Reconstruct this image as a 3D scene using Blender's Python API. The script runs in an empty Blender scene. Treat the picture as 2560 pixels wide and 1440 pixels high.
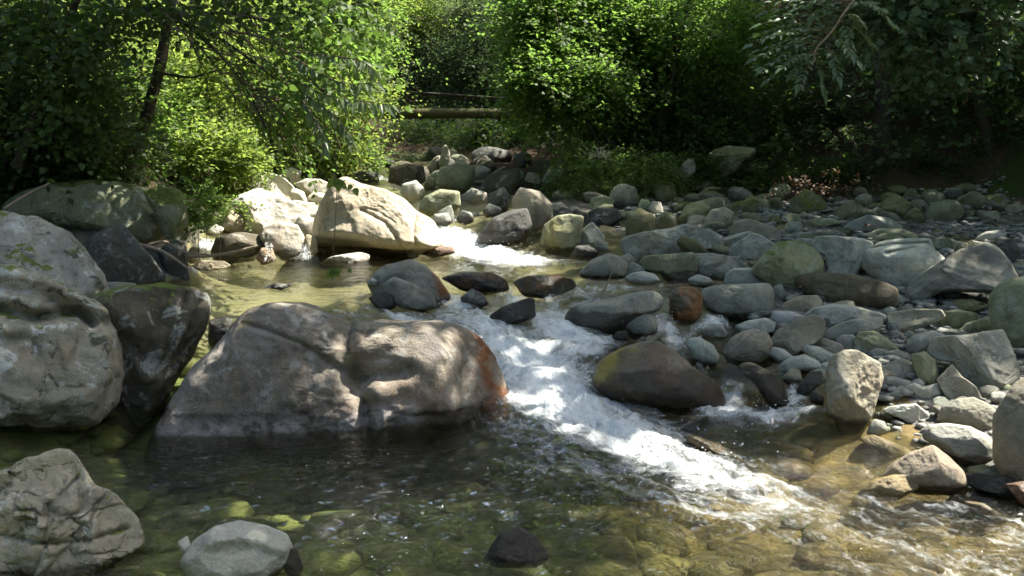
import bpy, bmesh, math, random
import numpy as np
from mathutils import Vector, Matrix

# ------------------------------------------------------------------ camera, sky, sun, exposure
SC = bpy.context.scene
COL = SC.collection
CAM_Z, PITCH, FPX = 1.6, math.radians(9.9), 2407.0          # eye height, tilt down, focal length in photo pixels
cam_d = bpy.data.cameras.new('camera'); cam = bpy.data.objects.new('camera', cam_d); COL.objects.link(cam)
cam_d.sensor_width = 36.0; cam_d.lens = 36.0 * FPX / 2560.0
cam_d.clip_start = 0.05; cam_d.clip_end = 500.0
cam.location = (0, 0, CAM_Z); cam.rotation_euler = (math.pi / 2 - PITCH, 0, 0)
SC.camera = cam

SUN_AZ, SUN_EL = math.radians(68), math.radians(57)          # high, over the right bank
SUN = np.array([math.sin(SUN_AZ) * math.cos(SUN_EL), math.cos(SUN_AZ) * math.cos(SUN_EL), math.sin(SUN_EL)])
world = bpy.data.worlds.new('World'); SC.world = world; world.use_nodes = True
wn, wl = world.node_tree.nodes, world.node_tree.links
wn.clear()
sky = wn.new('ShaderNodeTexSky'); sky.sky_type = 'NISHITA'; sky.sun_disc = False
sky.sun_elevation = SUN_EL; sky.sun_rotation = SUN_AZ; sky.altitude = 600; sky.dust_density = 4.0; sky.air_density = 0.8; sky.ozone_density = 0.4
bg = wn.new('ShaderNodeBackground'); bg.inputs['Strength'].default_value = 0.128
wo = wn.new('ShaderNodeOutputWorld')
wl.new(sky.outputs[0], bg.inputs[0]); wl.new(bg.outputs[0], wo.inputs[0])
sun_d = bpy.data.lights.new('sun', 'SUN'); sun_d.energy = 5.0; sun_d.angle = math.radians(0.53); sun_d.color = (1.0, 0.95, 0.86)
sun_o = bpy.data.objects.new('sun', sun_d); COL.objects.link(sun_o)
sun_o.rotation_euler = Vector((-SUN).tolist()).to_track_quat('-Z', 'Y').to_euler()
sun_o.location = (3, 12, 20)

SC.view_settings.view_transform = 'Standard'; SC.view_settings.look = 'None'
SC.view_settings.gamma = 1.0; SC.view_settings.use_curve_mapping = False
SC.view_settings.exposure = 1.75
SC.render.engine = 'CYCLES'
cy = SC.cycles
cy.use_denoising = True; cy.use_adaptive_sampling = True; cy.adaptive_threshold = 0.025; cy.adaptive_min_samples = 24
try:
    cy.denoiser = 'OPENIMAGEDENOISE'; cy.denoising_input_passes = 'RGB_ALBEDO_NORMAL'; cy.denoising_prefilter = 'ACCURATE'
except Exception:
    pass
cy.max_bounces = 7; cy.diffuse_bounces = 3; cy.glossy_bounces = 2; cy.transmission_bounces = 5; cy.transparent_max_bounces = 10
cy.sample_clamp_indirect = 4.0; cy.sample_clamp_direct = 0.0
cy.caustics_reflective = False; cy.caustics_refractive = False

# ------------------------------------------------------------------ picture <-> place
C0 = np.array([0.0, 0.0, CAM_Z])
FWD = np.array([0, math.cos(PITCH), -math.sin(PITCH)]); UPV = np.array([0, math.sin(PITCH), math.cos(PITCH)]); RGT = np.array([1.0, 0, 0])
def ray(px, py):
    return FWD + (px - 1280.0) / FPX * RGT + (720.0 - py) / FPX * UPV
def P(px, py, d):                       # point at a distance d along the line of sight's depth
    return C0 + d * ray(px, py)
def PZ(px, py, z):                      # point on the level z
    r = ray(px, py); return C0 + r * ((z - CAM_Z) / r[2])
def proj(p):
    q = np.asarray(p, float) - C0
    d = q @ FWD
    return np.stack([1280 + FPX * (q @ RGT) / d, 720 - FPX * (q @ UPV) / d, d], -1)

rng = np.random.default_rng(11)
random.seed(5)

# ------------------------------------------------------------------ noise
_perm = np.random.default_rng(3).permutation(256); _perm = np.concatenate([_perm, _perm, _perm])
_g = np.random.default_rng(4).normal(size=(256, 3)); _g /= np.linalg.norm(_g, axis=1)[:, None]
def noise3(p):
    p = np.asarray(p, float); i = np.floor(p).astype(int); f = p - i; i &= 255
    u = f * f * f * (f * (f * 6 - 15) + 10)
    r = 0.0
    for dx in (0, 1):
        wx = u[:, 0] if dx else 1 - u[:, 0]
        for dy in (0, 1):
            wy = u[:, 1] if dy else 1 - u[:, 1]
            for dz in (0, 1):
                wz = u[:, 2] if dz else 1 - u[:, 2]
                h = _perm[_perm[_perm[(i[:, 0] + dx) & 255] + ((i[:, 1] + dy) & 255)] + ((i[:, 2] + dz) & 255)]
                g = _g[h]
                r = r + wx * wy * wz * (g[:, 0] * (f[:, 0] - dx) + g[:, 1] * (f[:, 1] - dy) + g[:, 2] * (f[:, 2] - dz))
    return r * 1.6
def fbm(p, octv=4, gain=0.5, ridged=False):
    a, s, r = 1.0, 1.0, 0.0
    for k in range(octv):
        n = noise3(np.asarray(p) * s + 17.3 * k)
        r = r + a * ((1 - 2 * np.abs(n)) if ridged else n); a *= gain; s *= 2.03
    return r
def sstep(a, b, x):
    t = np.clip((x - a) / (b - a), 0, 1); return t * t * (3 - 2 * t)

# ------------------------------------------------------------------ mesh helpers
def mesh_np(name, V, F, smooth=True, attrs=None, mats=None):
    V = np.ascontiguousarray(V, np.float32); F = np.ascontiguousarray(F, np.int32)
    me = bpy.data.meshes.new(name); n, k = F.shape
    me.vertices.add(len(V)); me.vertices.foreach_set('co', V.ravel())
    me.loops.add(n * k); me.loops.foreach_set('vertex_index', F.ravel())
    me.polygons.add(n); me.polygons.foreach_set('loop_start', np.arange(0, n * k, k, dtype=np.int32))
    if smooth: me.polygons.foreach_set('use_smooth', np.ones(n, bool))
    for an, (dom, typ, arr) in (attrs or {}).items():
        a = me.attributes.new(an, typ, dom)
        a.data.foreach_set('vector' if typ == 'FLOAT_VECTOR' else 'value', np.ascontiguousarray(arr, np.float32).ravel())
    me.update(calc_edges=True); me.validate(verbose=False)
    return me
def link(name, data, mat=None, parent=None, loc=None):
    o = bpy.data.objects.new(name, data); COL.objects.link(o)
    if mat is not None and data is not None and not data.materials: data.materials.append(mat)
    if parent is not None: o.parent = parent
    if loc is not None: o.location = tuple(float(c) for c in loc)
    return o
def tag(o, label=None, cat=None, group=None, kind=None):
    if label: o['label'] = label
    if cat: o['category'] = cat
    if group: o['group'] = group
    if kind: o['kind'] = kind
    return o
def thing(name, label, cat, loc, group=None):
    o = link(name, None, loc=loc); o.empty_display_size = 0.1
    return tag(o, label, cat, group)
def tube(path, radii, sides=6, wob=0.0):
    path = np.asarray(path, float); n = len(path); radii = np.broadcast_to(np.asarray(radii, float), (n,))
    t = np.gradient(path, axis=0); t /= np.linalg.norm(t, axis=1)[:, None] + 1e-9
    ref = np.array([0.31, 0.83, 0.46]); a = np.cross(t, ref); a /= np.linalg.norm(a, axis=1)[:, None] + 1e-9
    b = np.cross(t, a)
    th = np.linspace(0, 2 * math.pi, sides, endpoint=False)
    ring = np.cos(th)[None, :, None] * a[:, None] + np.sin(th)[None, :, None] * b[:, None]
    V = path[:, None] + ring * radii[:, None, None]
    V = V.reshape(-1, 3)
    if wob: V = V + wob * fbm(V * 9, 2)[:, None] * np.repeat(radii, sides)[:, None] * ring.reshape(-1, 3)
    i = np.arange(n - 1)[:, None] * sides; j = np.arange(sides)[None]; j2 = (j + 1) % sides
    F = np.stack([i + j, i + j2, i + sides + j2, i + sides + j], -1).reshape(-1, 4)
    return V, F
def smooth_path(pts, n):
    pts = np.asarray(pts, float); k = len(pts); d = np.r_[0, np.cumsum(np.linalg.norm(np.diff(pts, axis=0), axis=1))]
    q = np.linspace(0, d[-1], n * 3)
    r = np.stack([np.interp(q, d, pts[:, c]) for c in range(3)], 1)
    w = max(1, int(len(q) / (k + 1) / 2)); ker = np.ones(2 * w + 1) / (2 * w + 1)
    pad = np.concatenate([np.repeat(r[:1], w, 0), r, np.repeat(r[-1:], w, 0)])
    sm = np.stack([np.convolve(pad[:, c], ker, 'valid') for c in range(3)], 1)
    sm[0], sm[-1] = pts[0], pts[-1]
    return sm[np.linspace(0, len(sm) - 1, n).astype(int)]
def join(parts):
    Vs, Fs, o = [], [], 0
    for V, F in parts:
        Vs.append(V); Fs.append(F + o); o += len(V)
    return np.concatenate(Vs), np.concatenate(Fs)

# ------------------------------------------------------------------ node helpers
class NT:
    def __init__(s, name):
        s.m = bpy.data.materials.new(name); s.m.use_nodes = True; s.t = s.m.node_tree; s.t.nodes.clear()
    def n(s, typ, **kw):
        nd = s.t.nodes.new('ShaderNode' + typ)
        for k, v in kw.items(): setattr(nd, k, v)
        return nd
    def set(s, sock, v):
        if hasattr(v, 'is_linked') or isinstance(v, bpy.types.NodeSocket): s.t.links.new(v, sock)
        elif isinstance(v, (tuple, list)) and len(v) == 3 and sock.type == 'RGBA': sock.default_value = (*v, 1)
        else: sock.default_value = v
    def math(s, op, a, b=None, c=None, clamp=False):
        nd = s.n('Math', operation=op, use_clamp=clamp)
        for k, v in enumerate((a, b, c)):
            if v is not None: s.set(nd.inputs[k], v)
        return nd.outputs[0]
    def vmath(s, op, a, b=None):
        nd = s.n('VectorMath', operation=op); s.set(nd.inputs[0], a)
        if b is not None:
            if op == 'SCALE': s.set(nd.inputs[3], b)
            else: s.set(nd.inputs[1], b)
        return nd.outputs[0]
    def mix(s, f, a, b, blend='MIX'):
        nd = s.n('Mix', data_type='RGBA', blend_type=blend); s.set(nd.inputs[0], f); s.set(nd.inputs[6], a); s.set(nd.inputs[7], b)
        return nd.outputs[2]
    def noise(s, vec, scale, detail=4, rough=0.55, dist=0.0):
        nd = s.n('TexNoise'); s.set(nd.inputs['Vector'], vec); s.set(nd.inputs['Scale'], scale)
        nd.inputs['Detail'].default_value = detail; nd.inputs['Roughness'].default_value = rough; nd.inputs['Distortion'].default_value = dist
        return nd.outputs[0]
    def step(s, v, a, b, lo=0.0, hi=1.0):
        nd = s.n('MapRange', interpolation_type='SMOOTHSTEP'); s.set(nd.inputs[0], v); s.set(nd.inputs[1], a); s.set(nd.inputs[2], b)
        s.set(nd.inputs[3], lo); s.set(nd.inputs[4], hi); return nd.outputs[0]
    def attr(s, name, kind='GEOMETRY', out='Fac'):
        nd = s.n('Attribute', attribute_type=kind, attribute_name=name); return nd.outputs[out]
    def bump(s, h, strength, dist, normal=None):
        nd = s.n('Bump'); s.set(nd.inputs['Height'], h); nd.inputs['Strength'].default_value = strength; nd.inputs['Distance'].default_value = dist
        if normal is not None: s.set(nd.inputs['Normal'], normal)
        return nd.outputs[0]
    def out(s, sh):
        o = s.n('OutputMaterial'); s.t.links.new(sh, o.inputs[0]); return s.m
    def principled(s, color, rough, normal=None, spec=0.4, **kw):
        b = s.n('BsdfPrincipled'); s.set(b.inputs['Base Color'], color); s.set(b.inputs['Roughness'], rough)
        s.set(b.inputs['Specular IOR Level'], spec)
        if normal is not None: s.set(b.inputs['Normal'], normal)
        for k, v in kw.items(): s.set(b.inputs[k], v)
        return b.outputs[0]
    def mixsh(s, f, a, b):
        nd = s.n('MixShader'); s.set(nd.inputs[0], f); s.t.links.new(a, nd.inputs[1]); s.t.links.new(b, nd.inputs[2]); return nd.outputs[0]
    def xyz(s, v):
        nd = s.n('SeparateXYZ'); s.set(nd.inputs[0], v); return nd.outputs

# ------------------------------------------------------------------ materials
def make_rock():
    t = NT('rock')
    oi = t.n('ObjectInfo'); tc = t.n('TexCoord'); geo = t.n('NewGeometry')
    off = t.vmath('SCALE', (31.0, 57.0, 43.0), oi.outputs['Random'])
    co = t.vmath('ADD', tc.outputs['Object'], off)
    pos = geo.outputs['Position']
    big = t.noise(co, 2.2, 5, 0.6, 0.4); mid = t.noise(co, 9.0, 7, 0.65, 0.3); fine = t.noise(co, 55.0, 8, 0.75); grain = t.noise(co, 180.0, 3, 0.7)
    tint = oi.outputs['Color']
    c = t.mix(t.step(big, 0.3, 0.7), t.mix(1.0, tint, (0.72, 0.73, 0.71), 'MULTIPLY'), t.mix(1.0, tint, (1.18, 1.15, 1.08), 'MULTIPLY'))
    c = t.mix(t.step(mid, 0.35, 0.7, 0.0, 0.8), c, t.mix(1.0, c, (0.76, 0.77, 0.75), 'MULTIPLY'))
    c = t.mix(t.step(fine, 0.45, 0.75, 0.0, 0.6), c, t.mix(1.0, c, (0.62, 0.62, 0.61), 'MULTIPLY'))
    c = t.mix(t.step(grain, 0.52, 0.70, 0.0, 0.55), c, t.mix(1.0, c, (0.48, 0.48, 0.47), 'MULTIPLY'))
    c = t.mix(t.step(grain, 0.45, 0.30, 0.0, 0.35), c, t.mix(1.0, c, (1.45, 1.42, 1.36), 'MULTIPLY'))
    strk = t.step(t.noise(t.vmath('MULTIPLY', co, (1.0, 1.0, 0.13)), 11.0, 4, 0.6, 0.4), 0.5, 0.72, 0.0, 0.55)
    c = t.mix(strk, c, t.mix(1.0, c, (0.50, 0.49, 0.46), 'MULTIPLY'))
    # warm oxide blush
    c = t.mix(t.math('MULTIPLY', t.step(t.noise(co, 3.7, 3, 0.5), 0.52, 0.75), 0.35), c, t.mix(1.0, c, (1.2, 0.98, 0.78), 'MULTIPLY'))
    # pale lichen
    lich = t.math('MULTIPLY', t.step(t.noise(co, 7.0, 8, 0.7, 0.6), 0.54, 0.62), t.attr('lichen', 'OBJECT'))
    c = t.mix(lich, c, (0.46, 0.47, 0.42))
    spots = t.math('MULTIPLY', t.step(t.noise(co, 11.0, 7, 0.7, 0.8), 0.56, 0.63), t.math('MULTIPLY', t.attr('lichen', 'OBJECT'), 0.85))
    c = t.mix(spots, c, (0.045, 0.048, 0.035))
    # hairline cracks and veins
    cr = t.noise(co, 1.6, 4, 0.55, 0.8)
    crack = t.step(t.math('ABSOLUTE', t.math('SUBTRACT', cr, 0.5)), 0.0, 0.008, 1.0, 0.0)
    crack = t.math('MULTIPLY', t.math('MULTIPLY', crack, 0.35), t.step(t.noise(co, 3.1, 2), 0.45, 0.6))
    c = t.mix(crack, c, t.mix(1.0, c, (0.3, 0.3, 0.28), 'MULTIPLY'))
    # moss on what faces up
    nz = t.xyz(geo.outputs['Normal'])[2]
    ms = t.math('ADD', t.math('MULTIPLY', nz, 0.35), t.noise(co, 5.5, 6, 0.65))
    moss = t.math('MULTIPLY', t.step(ms, t.math('SUBTRACT', 1.05, t.math('MULTIPLY', t.attr('moss', 'OBJECT'), 0.55)), t.math('SUBTRACT', 1.13, t.math('MULTIPLY', t.attr('moss', 'OBJECT'), 0.55))), 0.95)
    mosscol = t.mix(t.noise(co, 26.0, 3), (0.035, 0.05, 0.008), (0.19, 0.24, 0.03))
    c = t.mix(moss, c, mosscol)
    # wet skirt where the stream keeps the stone soaked
    z = t.xyz(pos)[2]
    wz = t.math('ADD', t.attr('wet', 'OBJECT'), t.math('MULTIPLY', t.math('SUBTRACT', t.noise(pos, 6.0, 4), 0.5), 0.10))
    wet = t.step(z, t.math('SUBTRACT', wz, 0.012), t.math('ADD', wz, 0.015), 1.0, 0.0)
    c = t.mix(wet, c, t.mix(1.0, c, (0.27, 0.25, 0.225), 'MULTIPLY'))
    # rusty algae at the wet edge
    rs = t.math('MULTIPLY', t.attr('rust', 'OBJECT'), t.step(t.noise(co, 4.5, 5, 0.6), 0.42, 0.6))
    c = t.mix(rs, c, t.mix(t.noise(co, 13.0, 3), (0.22, 0.07, 0.015), (0.34, 0.17, 0.04)))
    edge = t.step(t.noise(co, 8.0, 6, 0.65, 0.5), 0.32, 0.62)
    c = t.mix(t.math('MULTIPLY', t.attr('stain'), edge), c, t.mix(t.noise(co, 10.0, 3), (0.10, 0.035, 0.012), (0.30, 0.13, 0.05)))
    c = t.mix(t.math('MULTIPLY', t.attr('algae'), edge), c, t.mix(t.noise(co, 10.0, 3), (0.16, 0.13, 0.02), (0.36, 0.30, 0.08)))
    c = t.mix(t.math('MULTIPLY', t.attr('bleach'), edge), c, (0.40, 0.36, 0.33))
    rough = t.math('SUBTRACT', 0.82, t.math('MULTIPLY', t.math('MAXIMUM', wet, t.attr('gloss', 'OBJECT')), 0.60))
    # stratified relief
    sx = t.xyz(co)
    sv = t.math('ADD', t.math('ADD', t.math('MULTIPLY', sx[2], 22.0), t.math('MULTIPLY', sx[0], 8.0)), t.math('MULTIPLY', big, 9.0))
    st = t.math('MULTIPLY', t.math('MULTIPLY', t.math('SINE', sv), t.attr('strata', 'OBJECT')), 0.6)
    h = t.math('ADD', t.math('ADD', t.math('MULTIPLY', mid, 1.0), t.math('MULTIPLY', fine, 0.55)), t.math('SUBTRACT', st, t.math('MULTIPLY', crack, 0.5)))
    h = t.math('ADD', h, t.math('MULTIPLY', moss, t.math('MULTIPLY', t.noise(co, 90.0, 2), 0.8)))
    nrm = t.bump(h, 0.8, 0.022)
    return t.out(t.principled(c, rough, nrm, 0.45))
ROCK = make_rock()

def make_bed():
    t = NT('stream_bed'); geo = t.n('NewGeometry'); p = geo.outputs['Position']
    x = t.xyz(p)
    v = t.n('TexVoronoi', feature='F1'); t.set(v.inputs['Vector'], t.vmath('ADD', p, t.vmath('SCALE', t.n('TexCoord').outputs['Object'], 0.0))); v.inputs['Scale'].default_value = 6.0
    big = t.noise(p, 1.3, 3, 0.5, 0.5); mid = t.noise(t.vmath('MULTIPLY', p, (1.0, 1.3, 1.0)), 6.0, 7, 0.68, 0.9)
    green = t.mix(mid, (0.04, 0.053, 0.011), (0.26, 0.29, 0.085))
    ochre = t.mix(mid, (0.07, 0.053, 0.02), (0.32, 0.23, 0.085))
    right = t.step(t.math('ADD', x[0], t.math('MULTIPLY', big, 2.0)), 0.6, 2.4)
    c = t.mix(right, green, ochre)
    c = t.mix(t.step(mid, 0.52, 0.7), c, (0.035, 0.033, 0.022))
    c = t.mix(t.step(t.noise(p, 3.1, 4, 0.6), 0.58, 0.68, 0.0, 0.7), c, (0.26, 0.22, 0.13))
    sand = t.mix(t.noise(p, 3.0, 5, 0.6), (0.13, 0.125, 0.055), (0.30, 0.26, 0.155))
    up = t.step(t.math('ADD', x[2], t.math('MULTIPLY', big, 0.1)), 0.12, 0.24)
    c = t.mix(t.step(v.outputs['Distance'], 0.3, 0.8, 0.0, 0.6), c, (0.03, 0.026, 0.016))
    c = t.mix(t.math('MULTIPLY', up, 0.85), c, sand)
    return t.out(t.principled(c, 0.75, t.bump(mid, 0.6, 0.05), 0.2))
def make_soil():
    t = NT('soil'); p = t.n('NewGeometry').outputs['Position']
    a = t.noise(p, 1.1, 4); b = t.noise(p, 24.0, 5, 0.7); g = t.noise(p, 60.0, 4, 0.7)
    z = t.xyz(p)[2]
    litter = t.mix(b, (0.018, 0.013, 0.008), (0.11, 0.072, 0.042))
    gravel = t.mix(g, (0.09, 0.088, 0.078), (0.34, 0.33, 0.29))
    w = t.step(t.math('ADD', z, t.math('MULTIPLY', a, 0.5)), 0.75, 1.15)
    c = t.mix(w, gravel, litter)
    c = t.mix(t.math('MULTIPLY', w, t.step(a, 0.5, 0.62)), c, t.mix(b, (0.02, 0.035, 0.008), (0.06, 0.09, 0.02)))
    return t.out(t.principled(c, 0.95, t.bump(t.math('ADD', b, g), 0.8, 0.05), 0.15))
BED, SOIL = make_bed(), make_soil()

def make_leaf(name, lo, hi, trans, tw=0.45, rough=0.55, spec=0.25):
    t = NT(name)
    var = t.attr('var'); c = t.mix(var, lo, hi)
    oi = t.n('ObjectInfo')
    d = t.principled(c, rough, None, spec)
    tr = t.n('BsdfTranslucent'); t.set(tr.inputs[0], t.mix(var, tuple(k * 0.75 for k in trans), trans))
    return t.out(t.mixsh(tw, d, tr.outputs[0]))
LEAF_SUNLIT = make_leaf('leaf_sunlit', (0.04, 0.08, 0.014), (0.11, 0.16, 0.035), (0.42, 0.56, 0.10), 0.46)  # sunlit copy of the leaf green, brightness put into the colour
LEAF_MID = make_leaf('leaf_mid', (0.04, 0.078, 0.015), (0.095, 0.15, 0.033), (0.28, 0.48, 0.08), 0.44)  # middle copy between the sunlit and the shaded green
LEAF_SHADED = make_leaf('leaf_shaded', (0.018, 0.036, 0.009), (0.05, 0.082, 0.02), (0.11, 0.20, 0.03), 0.38)  # shaded copy of the leaf green, darkened in the colour itself
LEAF_COOL = make_leaf('leaf_cool', (0.035, 0.06, 0.024), (0.085, 0.115, 0.05), (0.16, 0.25, 0.08), 0.38)  # cooler, darker copy: shade of the far gap put into the colour
LEAF_SKYLIT = make_leaf('leaf_skylit', (0.05, 0.09, 0.045), (0.11, 0.17, 0.085), (0.14, 0.24, 0.05), 0.32, 0.45, 0.35)  # bluer and lighter, sky sheen painted into the leaf colour
LEAF_GREY = make_leaf('leaf_grey', (0.07, 0.10, 0.05), (0.14, 0.18, 0.09), (0.24, 0.36, 0.08), 0.38, 0.4)
LEAF_PALE = make_leaf('leaf_pale', (0.40, 0.38, 0.28), (0.55, 0.53, 0.42), (0.3, 0.3, 0.2), 0.3)
LEAF_DEAD = make_leaf('leaf_dead', (0.06, 0.036, 0.02), (0.20, 0.13, 0.08), (0.15, 0.08, 0.04), 0.2)

def make_bark(name, a, b, moss=0.0):
    t = NT(name); tc = t.n('TexCoord'); co = tc.outputs['Object']
    n1 = t.noise(t.vmath('MULTIPLY', co, (30.0, 30.0, 6.0)), 1.0, 5, 0.65); n2 = t.noise(co, 5.0, 4)
    c = t.mix(n1, a, b); c = t.mix(t.step(n2, 0.5, 0.65, 0.0, moss), c, (0.05, 0.075, 0.015))
    return t.out(t.principled(c, 0.9, t.bump(n1, 0.7, 0.015), 0.2))
BARK = make_bark('bark', (0.015, 0.012, 0.009), (0.07, 0.055, 0.04), 0.5)
TWIG = make_bark('twig', (0.05, 0.04, 0.025), (0.20, 0.16, 0.10))
WOOD = make_bark('driftwood', (0.16, 0.12, 0.08), (0.42, 0.34, 0.24))
PIPE = make_bark('mossy_pipe', (0.030, 0.028, 0.016), (0.12, 0.11, 0.045), 0.8)

def make_water():
    t = NT('water'); geo = t.n('NewGeometry'); p = geo.outputs['Position']
    foam = t.attr('foam'); fl = t.attr('flow', out='Vector'); rgh = t.attr('chop')
    seam = t.attr('seam')
    def both(sc_, scale, det, ro, di):
        u = t.noise(t.vmath('MULTIPLY', fl, sc_), scale, det, ro, di); v = t.noise(p, scale * 1.3, det, ro, di)
        return t.math('ADD', t.math('MULTIPLY', u, t.math('SUBTRACT', 1.0, seam)), t.math('MULTIPLY', v, seam))
    n1 = both((1.0, 2.6, 1.0), 4.5, 6, 0.68, 0.5)
    n2 = both((1.0, 2.0, 1.0), 22.0, 5, 0.7, 0.4)
    nn = t.math('ADD', t.math('MULTIPLY', n1, 0.62), t.math('MULTIPLY', n2, 0.38))
    f = t.math('ADD', foam, t.math('MULTIPLY', t.math('SUBTRACT', nn, 0.5), 2.4))
    ff = t.math('MULTIPLY', t.step(f, 0.32, 1.2), t.step(foam, 0.03, 0.22))
    # clear water: what is reflected against what is seen through
    rp1 = both((1.0, 1.9, 1.0), 13.0, 4, 0.6, 0.3)
    rp2 = t.noise(p, 70.0, 3, 0.6)
    h = t.math('ADD', t.math('MULTIPLY', rp1, 1.0), t.math('MULTIPLY', rp2, 0.16))
    bn = t.n('Bump'); t.set(bn.inputs['Height'], h); bn.inputs['Distance'].default_value = 0.075
    t.set(bn.inputs['Strength'], t.math('ADD', 0.10, t.math('MULTIPLY', rgh, 0.9)))
    nrm = bn.outputs[0]
    fr = t.n('Fresnel'); fr.inputs[0].default_value = 1.33; t.set(fr.inputs['Normal'], nrm)
    tr = t.n('BsdfTransparent'); t.set(tr.inputs[0], (0.95, 0.97, 0.90))
    gl = t.n('BsdfGlossy'); t.set(gl.inputs['Color'], (1, 1, 1)); gl.inputs['Roughness'].default_value = 0.07; t.set(gl.inputs['Normal'], nrm)
    rf = t.n('BsdfRefraction'); t.set(rf.inputs['Color'], (0.86, 0.90, 0.78)); rf.inputs['Roughness'].default_value = 0.06; rf.inputs['IOR'].default_value = 1.33; t.set(rf.inputs['Normal'], nrm)
    under = t.mixsh(0.15, tr.outputs[0], rf.outputs[0])
    clear = t.mixsh(fr.outputs[0], under, gl.outputs[0])
    fb = t.bump(t.math('ADD', n1, t.math('MULTIPLY', n2, 0.6)), 0.9, 0.04)
    white = t.principled((0.84, 0.88, 0.88), 0.45, fb, 0.5)
    return t.out(t.mixsh(t.math('MULTIPLY', ff, 0.93), clear, white))
WATER = make_water()
def make_foam():
    t = NT('foam'); p = t.n('NewGeometry').outputs['Position']
    return t.out(t.principled((0.82, 0.85, 0.85), 0.35, t.bump(t.noise(p, 120.0, 2), 0.5, 0.01), 0.5))
FOAM = make_foam()
# ------------------------------------------------------------------ shape of the land and of the water
class TPS:
    def __init__(s, pts, lam=1e-3):
        pts = np.asarray(pts, float); s.p = pts[:, :2]; n = len(pts)
        K = s.k(np.linalg.norm(s.p[:, None] - s.p[None], axis=-1)) + lam * np.eye(n)
        Q = np.c_[np.ones(n), s.p]; A = np.block([[K, Q], [Q.T, np.zeros((3, 3))]])
        s.w = np.linalg.solve(A, np.r_[pts[:, 2], 0, 0, 0])
    @staticmethod
    def k(r): return r          # biharmonic in space: stiff, no overshoot
    def __call__(s, X, Y):
        q = np.stack([np.ravel(X), np.ravel(Y)], 1); out = np.empty(len(q))
        for i in range(0, len(q), 20000):
            c = q[i:i + 20000]
            out[i:i + 20000] = s.k(np.linalg.norm(c[:, None] - s.p[None], axis=-1)) @ s.w[:-3] + s.w[-3] + c @ s.w[-2:]
        return out.reshape(np.shape(X))
def pz(lst): return [tuple(PZ(a, b, z)[:2]) + (z,) for a, b, z in lst]

W_PTS = pz([(x, y, 0.0) for x, y in ((-300, 1440), (100, 1420), (400, 1420), (800, 1420), (1200, 1420), (1600, 1420), (2000, 1420), (2500, 1420), (2900, 1440),
            (300, 1180), (500, 1130), (800, 1120), (1150, 1090), (1000, 1250), (1450, 1180), (1800, 1200), (2200, 1200), (2400, 1250), (2600, 1300), (2000, 1110), (1750, 1090), (2200, 1110), (400, 1040), (700, 1040))] +
           [(1350, 1010, .04), (1200, 1060, .01), (1330, 930, .13), (1270, 860, .22), (1200, 800, .31), (1420, 850, .21), (1450, 930, .10), (1500, 1010, .03),
            (1550, 850, .20), (1660, 850, .18), (1780, 810, .24), (1750, 900, .12), (1880, 890, .12), (1450, 800, .27), (1900, 1000, .03), (1980, 1020, .02), (1650, 1040, .01), (1800, 1030, .02),
            (1120, 745, .38), (1010, 790, .34), (900, 770, .41), (1260, 755, .37), (1400, 745, .38), (1520, 725, .40), (1650, 725, .39), (1800, 700, .41), (1900, 690, .41),
            (700, 700, .43), (520, 790, .43), (850, 740, .43), (500, 680, .43), (900, 660, .43), (1000, 640, .43), (1150, 670, .43), (1300, 675, .43), (1450, 665, .43), (1600, 690, .43), (700, 660, .43), (560, 645, .43), (1400, 640, .44),
            (1250, 630, .45), (1150, 605, .49), (1120, 575, .58), (1150, 545, .64), (690, 600, .60), (600, 560, .64), (760, 540, .66), (520, 600, .58), (1350, 620, .46),
            (1170, 525, .69), (1190, 505, .73), (1100, 490, .78), (960, 455, .86), (930, 430, .90), (820, 430, .9)]) + [(0.5, 20, .8), (-1, 16, .8), (-3.6, 6, .4), (-3, 3, 0), (0, 0, 0), (4, 1, 0), (4, 12, .7), (-4, 12, .9)]
WZ = TPS(W_PTS)
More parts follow.
